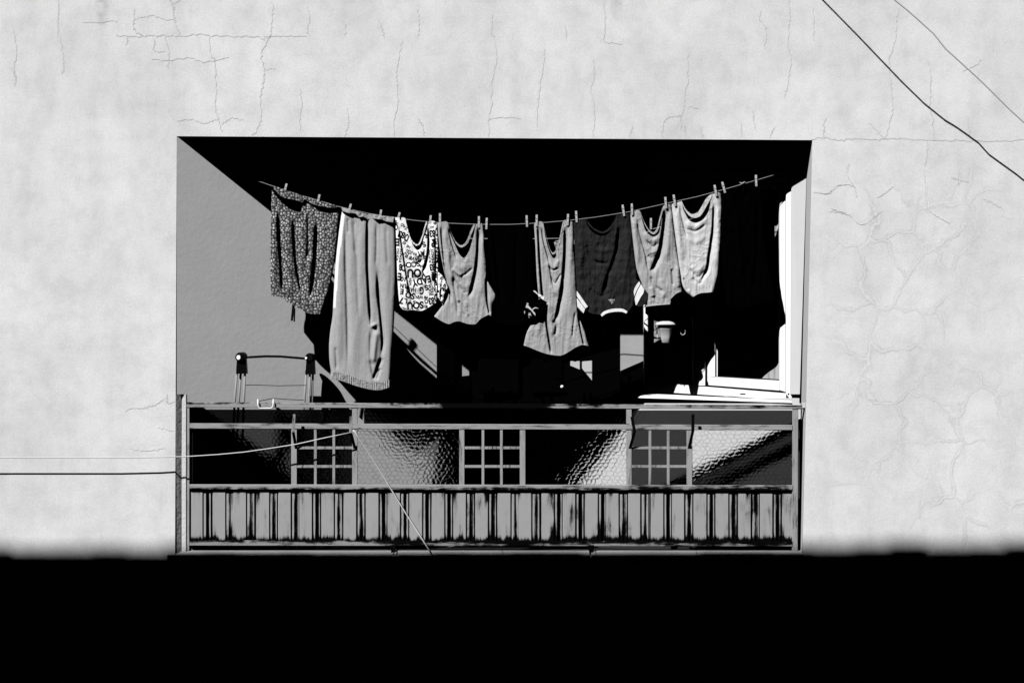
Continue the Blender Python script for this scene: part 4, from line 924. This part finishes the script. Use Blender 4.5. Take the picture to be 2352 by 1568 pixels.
# 6 long grey shirt
o6 = tee(8.0, M['cotton'], c2((712, 345), (768, 340), (785, 430), (808, 520), (840, 578), (868, 540), (888, 430), (905, 332), (968, 328)), c2((645, 1145), (688, 1160), (735, 1180), (800, 1202), (885, 1212), (935, 1190), (985, 1158), (1030, 1142), (1070, 1150)),
    c2((712, 345), (722, 500), (730, 680), (742, 860), (716, 970), (668, 1055), (645, 1145)), c2((968, 328), (975, 500), (986, 720), (1000, 940), (1042, 1050), (1070, 1150)),
    [(c2((738, 370), (748, 560), (766, 800), (795, 1010), (826, 1210)), -.030, 1.9, 2.6, .06), (c2((722, 400), (735, 700), (750, 1000), (720, 1120)), .008, 6), (c2((760, 370), (780, 480), (812, 590)), -.014, 2, 3), (c2((800, 590), (840, 640), (880, 580)), .016, 7, 5), (c2((805, 625), (835, 655), (875, 640)), -.014, 2.4), (c2((800, 540), (815, 620), (835, 740), (850, 790)), -.010, 2.5), (c2((820, 690), (850, 740), (895, 670)), -.014, 2.6), (c2((815, 745), (855, 800), (900, 700)), .012, 6),
     (c2((915, 370), (912, 560), (895, 760), (870, 900), (845, 1010)), -.034, 2.4, 6.5, .14), (c2((945, 380), (950, 700), (940, 1000)), .012, 9), (c2((800, 850), (825, 980), (840, 1100)), .010, 8), (c2((830, 980), (860, 1020), (845, 1090)), -.010, 4), (c2((985, 920), (970, 1030), (965, 1100)), -.009, 2.4), (c2((1000, 940), (1020, 1060), (1040, 1150)), -.026, 1.7, 2.2, .1), (c2((690, 1080), (740, 1100)), -.004, 3)],
    .165, (c2((772, 345), (792, 430), (815, 510), (836, 540), (862, 512), (882, 430), (900, 340)), c2((776, 365), (796, 450), (818, 525), (838, 552), (868, 524), (888, 445), (905, 355)), -.004), wr=.0016)
tag(o6, 'longest grey shirt, narrow at the pegs and flared at its hem, near the middle', 'shirt')
# 7 dark checked shirt
def ex7(c):
    c.sheet(c5((105, 250), (170, 300), (225, 450), (300, 560)), c5((120, 590), (160, 650), (215, 690)), c5((105, 250), (108, 400), (120, 590)), c5((300, 560), (270, 620), (215, 690)), .158, step=1.0, wr=.003, edge=.003)
    c.sheet(c5((985, 170), (1050, 150), (1110, 210), (1230, 380)), c5((1035, 560), (1100, 570), (1180, 540)), c5((985, 170), (990, 350), (1035, 560)), c5((1230, 380), (1220, 460), (1180, 540)), .158, step=1.0, wr=.003, edge=.003)
def logo7(px, py):
    m = np.zeros(px.shape, bool)
    for k in range(3):
        x0 = 612 + k * 28
        m |= inpoly(px, py, c5((x0, 495 - 0), (x0 + 22, 495), (min(x0 + 34, 672), 512 + 0), (652 + 2 * (k - 1), 536 - 8 * abs(k - 1)), (640 + 8 * k, 530 - 14 * (2 - k))))
    t_ = text_mask(px, py, [('adidas', *c5((650, 473))[0], 102 * .1465, 34 * .1465, 180, 1.0)])
    return np.where(m | (t_ > .5), 20.0, 1.0)
o7 = tee(9.0, M['dark'], [(1317, 511), (1343, 501), (1348, 516), (1361, 533), (1380, 542), (1398, 536), (1411, 515), (1419, 491), (1447, 486)], [(1340, 706), (1357, 719), (1378, 722), (1392, 717), (1412, 711), (1429, 712), (1441, 716), (1456, 697)],
    [(1317, 511), (1320, 560), (1323, 640), (1330, 680), (1340, 706)], [(1447, 486), (1455, 560), (1463, 640), (1462, 670), (1456, 697)],
    [([(1350, 540), (1368, 570), (1395, 575), (1412, 545)], .012, 6), ([(1345, 560), (1365, 600), (1400, 605)], -.010, 4), ([(1425, 510), (1415, 580), (1395, 640), (1380, 690)], -.022, 4, 7), ([(1440, 520), (1440, 600), (1430, 680)], .012, 8), ([(1360, 620), (1385, 645), (1405, 620)], .010, 6), ([(1350, 660), (1380, 680), (1420, 660)], -.008, 4), ([(1335, 520), (1335, 650)], .010, 8)], .165,
    ([(1346, 502), (1362, 522), (1384, 532), (1402, 520), (1416, 494)], [(1350, 514), (1364, 528), (1384, 536), (1404, 526), (1417, 506)], .012), wr=.006, extra=ex7, tone=logo7, step=1.0, name='checked_shirt')
tag(o7, 'dark checked shirt with white collar and sleeve stripes and a small white triangle emblem', 'shirt')
for poly in (c5((105, 325), (150, 385), (215, 480), (280, 572), (240, 600), (165, 500), (105, 405)), c5((105, 440), (165, 515), (235, 610), (212, 676), (115, 575))):
    T_, B_2 = (poly[:4], [poly[6], poly[5], poly[4]]) if len(poly) == 7 else (poly[:3], [poly[4], poly[3]])
    tw = Cloth(9.5); tw.sheet(T=T_, B=B_2, Lc=[T_[0], B_2[0]], Rc=[T_[-1], B_2[-1]], Y=.153, step=1.0, wr=.002, edge=0); tw.build('sleeve_stripe', M['white'], o7)
for T_, B_2 in ((c5((1085, 175), (1030, 250), (1000, 330), (1008, 405)), c5((1102, 215), (1060, 290), (1022, 370), (1012, 408))), (c5((1112, 222), (1060, 320), (1016, 440), (1030, 545)), c5((1165, 300), (1150, 360), (1100, 440), (1045, 548)))):
    tw = Cloth(9.6); tw.sheet(T=T_, B=B_2, Lc=[T_[0], B_2[0]], Rc=[T_[-1], B_2[-1]], Y=.153, step=1.0, wr=.002, edge=0); tw.build('sleeve_stripe', M['white'], o7)
tw = Cloth(9.7); tw.sheet(**strip(c5((478, 700), (530, 650), (640, 612), (740, 602), (830, 608), (905, 652)), c5((500, 728), (560, 685), (650, 660), (740, 652), (820, 656), (888, 682))), Y=.156, step=1.0, wr=.002, edge=.003); tw.build('collar', M['white'], o7)
# 8 mid grey T-shirt
o8 = tee(10.0, M['cotton_mid'], c3((197, 282), (255, 262), (275, 330), (300, 400), (345, 436), (385, 412), (402, 330), (412, 238), (465, 216)), c3((310, 884), (360, 874), (455, 870), (462, 842), (500, 806), (535, 792)), c3((197, 282), (214, 450), (238, 640), (275, 750), (310, 884)), c3((465, 216), (485, 400), (506, 560), (525, 660), (535, 792)),
    [(c3((215, 300), (235, 450), (262, 620)), .010, 6), (c3((238, 300), (262, 420), (300, 560), (318, 680)), -.012, 2.4, 3.4), (c3((425, 250), (412, 400), (388, 530), (345, 640), (318, 668)), -.036, 3.0, 7.5, .15), (c3((452, 260), (445, 450), (430, 600)), .012, 8), (c3((282, 400), (340, 462), (392, 430)), .016, 7, 5), (c3((295, 455), (345, 500), (385, 470)), -.014, 3), (c3((300, 500), (345, 540), (378, 510)), .012, 5), (c3((310, 560), (345, 580)), -.010, 4), (c3((330, 690), (360, 760), (420, 800)), -.009, 4), (c3((470, 640), (480, 760)), -.009, 3), (c3((505, 620), (515, 780)), .010, 5), (c3((330, 760), (350, 830)), .008, 5), (c3((400, 700), (430, 840)), .006, 6)],
    .16, (c3((262, 266), (285, 330), (318, 388), (348, 406), (372, 380), (392, 300), (408, 245)), c3((266, 285), (290, 350), (322, 404), (350, 420), (378, 396), (397, 320), (412, 262)), -.004), wr=.002)
tag(o8, 'mid grey T-shirt with a pale hem between the dark checked shirt and the lightest one', 'shirt')
hm = Cloth(10.5); hm.sheet(**strip(c3((303, 882), (360, 874), (455, 868)), c3((300, 892), (360, 884), (458, 876))), Y=.158, step=1.2, wr=.001, edge=0); hm.build('hem', M['cotton_light'], o8)
# 9 lightest T-shirt
o9 = tee(11.0, M['cotton_light'], c3((467, 225), (528, 197), (545, 260), (580, 325), (625, 345), (675, 322), (712, 262), (735, 152), (792, 150)), c3((605, 830), (650, 806), (700, 800), (742, 796)), c3((467, 225), (488, 400), (514, 600), (536, 740), (562, 795), (605, 830)), c3((792, 150), (793, 300), (786, 500), (770, 680), (742, 796)),
    [(c3((500, 240), (515, 420), (540, 600)), .010, 6), (c3((520, 230), (540, 330), (570, 450)), -.010, 2.4, 3.4), (c3((745, 210), (738, 380), (715, 540), (700, 640), (660, 730)), -.026, 2.4, 5, .15), (c3((772, 220), (770, 450), (755, 650)), .011, 8), (c3((560, 335), (625, 372), (705, 310)), .014, 7, 5), (c3((555, 380), (625, 400), (700, 350)), -.009, 3), (c3((570, 440), (630, 470), (700, 420)), .008, 6), (c3((590, 620), (640, 660), (690, 600)), .010, 6), (c3((580, 640), (640, 700), (690, 650)), -.010, 3.5), (c3((600, 700), (650, 740), (680, 690)), -.010, 4), (c3((545, 700), (580, 790)), -.008, 3)],
    .157, (c3((532, 200), (560, 255), (600, 288), (645, 268), (690, 190), (728, 156)), c3((538, 222), (562, 275), (604, 312), (656, 300), (702, 225), (732, 172)), -.004), wr=.002)
tag(o9, 'lightest grey T-shirt at the right end of the lit laundry', 'shirt')
# 10 black top in front of the window
o10 = tee(12.0, M['black'], [(1657, 440), (1676, 432), (1684, 455), (1700, 460), (1718, 440), (1728, 417), (1747, 412)], [(1668, 700), (1690, 708), (1730, 700), (1782, 688)], [(1657, 440), (1658, 600), (1668, 700)], [(1747, 412), (1757, 560), (1782, 688)], [([(1740, 440), (1740, 560), (1730, 680)], -.02, 5), ([(1690, 480), (1705, 640)], .02, 8)], .152, None, name='black_blouse', wr=.006)
tag(o10, 'black top hanging in front of the white window at the end of the line', 'shirt')
# rear line
r1 = tee(13.0, M['cotton'], [(1236, 552), (1260, 556), (1283, 552), (1342, 546)], [(1240, 818), (1252, 832), (1262, 820), (1300, 812), (1318, 830), (1330, 826), (1344, 812)], [(1236, 552), (1238, 700), (1240, 818)], [(1342, 546), (1343, 700), (1344, 812)], [([(1260, 600), (1255, 820)], -.02, 4), ([(1320, 600), (1322, 820)], -.02, 4)], .25, None, name='rear_shirt', wr=.012)
tag(r1, 'crumpled grey garment behind the longest grey shirt with only its hem showing', 'shirt')
r2 = tee(14.0, M['black'], [(1482, 545), (1540, 540), (1600, 530)], [(1482, 720), (1508, 738), (1545, 738), (1592, 725)], [(1482, 545), (1482, 720)], [(1600, 530), (1592, 725)], [], .30, None, name='black_shorts', wr=.01)
tag(r2, 'black shorts with pale cord loops on the rear line below the mid grey T-shirt', 'shorts')
for pts in (c7((712, 330), (705, 420), (690, 500), (700, 535), (722, 545), (750, 525), (752, 470), (735, 410), (722, 340)), c7((335, 240), (345, 400), (360, 470), (362, 560), (376, 588), (378, 520), (372, 430))):
    t = MB(); t.tube([P(x, y, .285) for x, y in np.array(spline(pts, 24))], .0024, 7); t.build('drawcord', M['whitecable'], r2, smooth=True)
# tub
tb = empty('peg_tub', 'pale tapered plastic tub with a rim hanging below the mid grey T-shirt', 'tub')
cx, cy = 1528, 745
def ring(vv, hw, n=20, dep=.7):
    out = []
    for k in range(n):
        a = 2 * math.pi * k / n; x = math.copysign(abs(math.cos(a)) ** .6, math.cos(a)); y = math.copysign(abs(math.sin(a)) ** .6, math.sin(a))
        c = P(cx + 1 * (vv - 745) / 40, vv, .25); out.append((c[0] + x * hw / S, c[1] + y * hw * dep / S, c[2]))
    return out
def lathe(rows, name, mat):
    b = MB(); n = 20; vs = []
    for vv, hw in rows: vs += ring(vv, hw)
    fs = [(i * n + k, i * n + (k + 1) % n, (i + 1) * n + (k + 1) % n, (i + 1) * n + k) for i in range(len(rows) - 1) for k in range(n)] + [tuple(range((len(rows) - 1) * n, len(rows) * n))]
    b.add(vs, fs); return b.build(name, mat, tb, smooth=True)
lathe([(743, 15), (744, 18), (756, 16.5), (757, 15.5), (774, 11.5), (786, 9), (788, 7)], 'tub_body', M['greyplastic'])
lathe([(737, 5), (737.5, 12), (740, 19), (744, 24), (746.5, 24.5), (746, 16)], 'tub_rim', M['greyplastic'])
t = MB(); t.tube([P(1514, 738, .25), P(1515, 700, .25), P(1522, 640, .25), P(1528, 545, .30), P(1534, 640, .25), P(1541, 700, .25), P(1542, 738, .25)], .002, 6); t.build('handle', M['blackwire'], tb)
# curtain (outline cut to its sunlit part) and blind inside the window
ct = Cloth(15.0); ct.sheet(T=[(1776, 425), (1796, 420)], B=[(1736, 880), (1800, 884)], Lc=[(1776, 425), (1782, 600), (1791, 720), (1794, 800), (1786, 838), (1764, 856), (1736, 880)], Rc=[(1796, 420), (1800, 884)], Y=lambda px, py: np.vectorize(Yr)(px) + .12 + .0035 * np.sin(px * .42 + .3 * np.sin(py * .01)), step=2.0, wr=.004, edge=0, wscale=(8, 60))
tag(ct.build('curtain', M['white']), 'white pleated curtain cut to its sunlit part behind the window glass', 'curtain')
bl = Cloth(16.0); bl.sheet(T=[(1484, 600), (1595, 590)], B=[(1484, 884), (1595, 884)], Lc=[(1484, 600), (1484, 884)], Rc=[(1595, 590), (1595, 884)], Y=lambda px, py: np.vectorize(Yr)(px) + .085, step=3.0, wr=.003, edge=0, wscale=(60, 10))
tag(bl.build('blind', M['cotton_light']), 'pale blind behind the left-hand window pane', 'blind')

# ================================================================== LIGHT, CAMERA
to_sun = Vector((-KX, -1.0, KZ)).normalized()
sl = bpy.data.lights.new('sun', 'SUN'); sl.energy = 5.0; sl.angle = R(0.28); sl.color = (1, 1, 1)
so_ = bpy.data.objects.new('sun', sl); link(so_); so_.rotation_euler = to_sun.to_track_quat('Z', 'Y').to_euler(); so_.location = (0, -20, 30)
w = bpy.data.worlds.new('World'); sc.world = w; w.use_nodes = True; nt = w.node_tree
sky = nt.nodes.new('ShaderNodeTexSky'); sky.sky_type = 'NISHITA'; sky.sun_disc = False
sky.sun_elevation = math.asin(to_sun.z); sky.sun_rotation = math.atan2(to_sun.x, to_sun.y)
sky.air_density = 0.02; sky.dust_density = 0.0; sky.ozone_density = 1.0; sky.altitude = 2000
bw = nt.nodes.new('ShaderNodeRGBToBW'); bg = nt.nodes['Background']; bg.inputs[1].default_value = 0.05
nt.links.new(sky.outputs[0], bw.inputs[0]); nt.links.new(bw.outputs[0], bg.inputs[0])
cam = bpy.data.cameras.new('camera'); co_ = bpy.data.objects.new('camera', cam); link(co_)
co_.location = (0, -L, CZ); co_.rotation_euler = (R(90), 0, 0)
cam.sensor_width = 36; cam.lens = 36 * L / (2352 / S); cam.clip_end = 600
sc.camera = co_
vs = sc.view_settings; vs.view_transform = 'Standard'; vs.look = 'None'; vs.gamma = 1; vs.exposure = 0.45
sc.render.film_transparent = False
sc.cycles.diffuse_bounces = 0; sc.cycles.glossy_bounces = 3; sc.cycles.transmission_bounces = 8; sc.cycles.transparent_max_bounces = 12; sc.cycles.max_bounces = 12
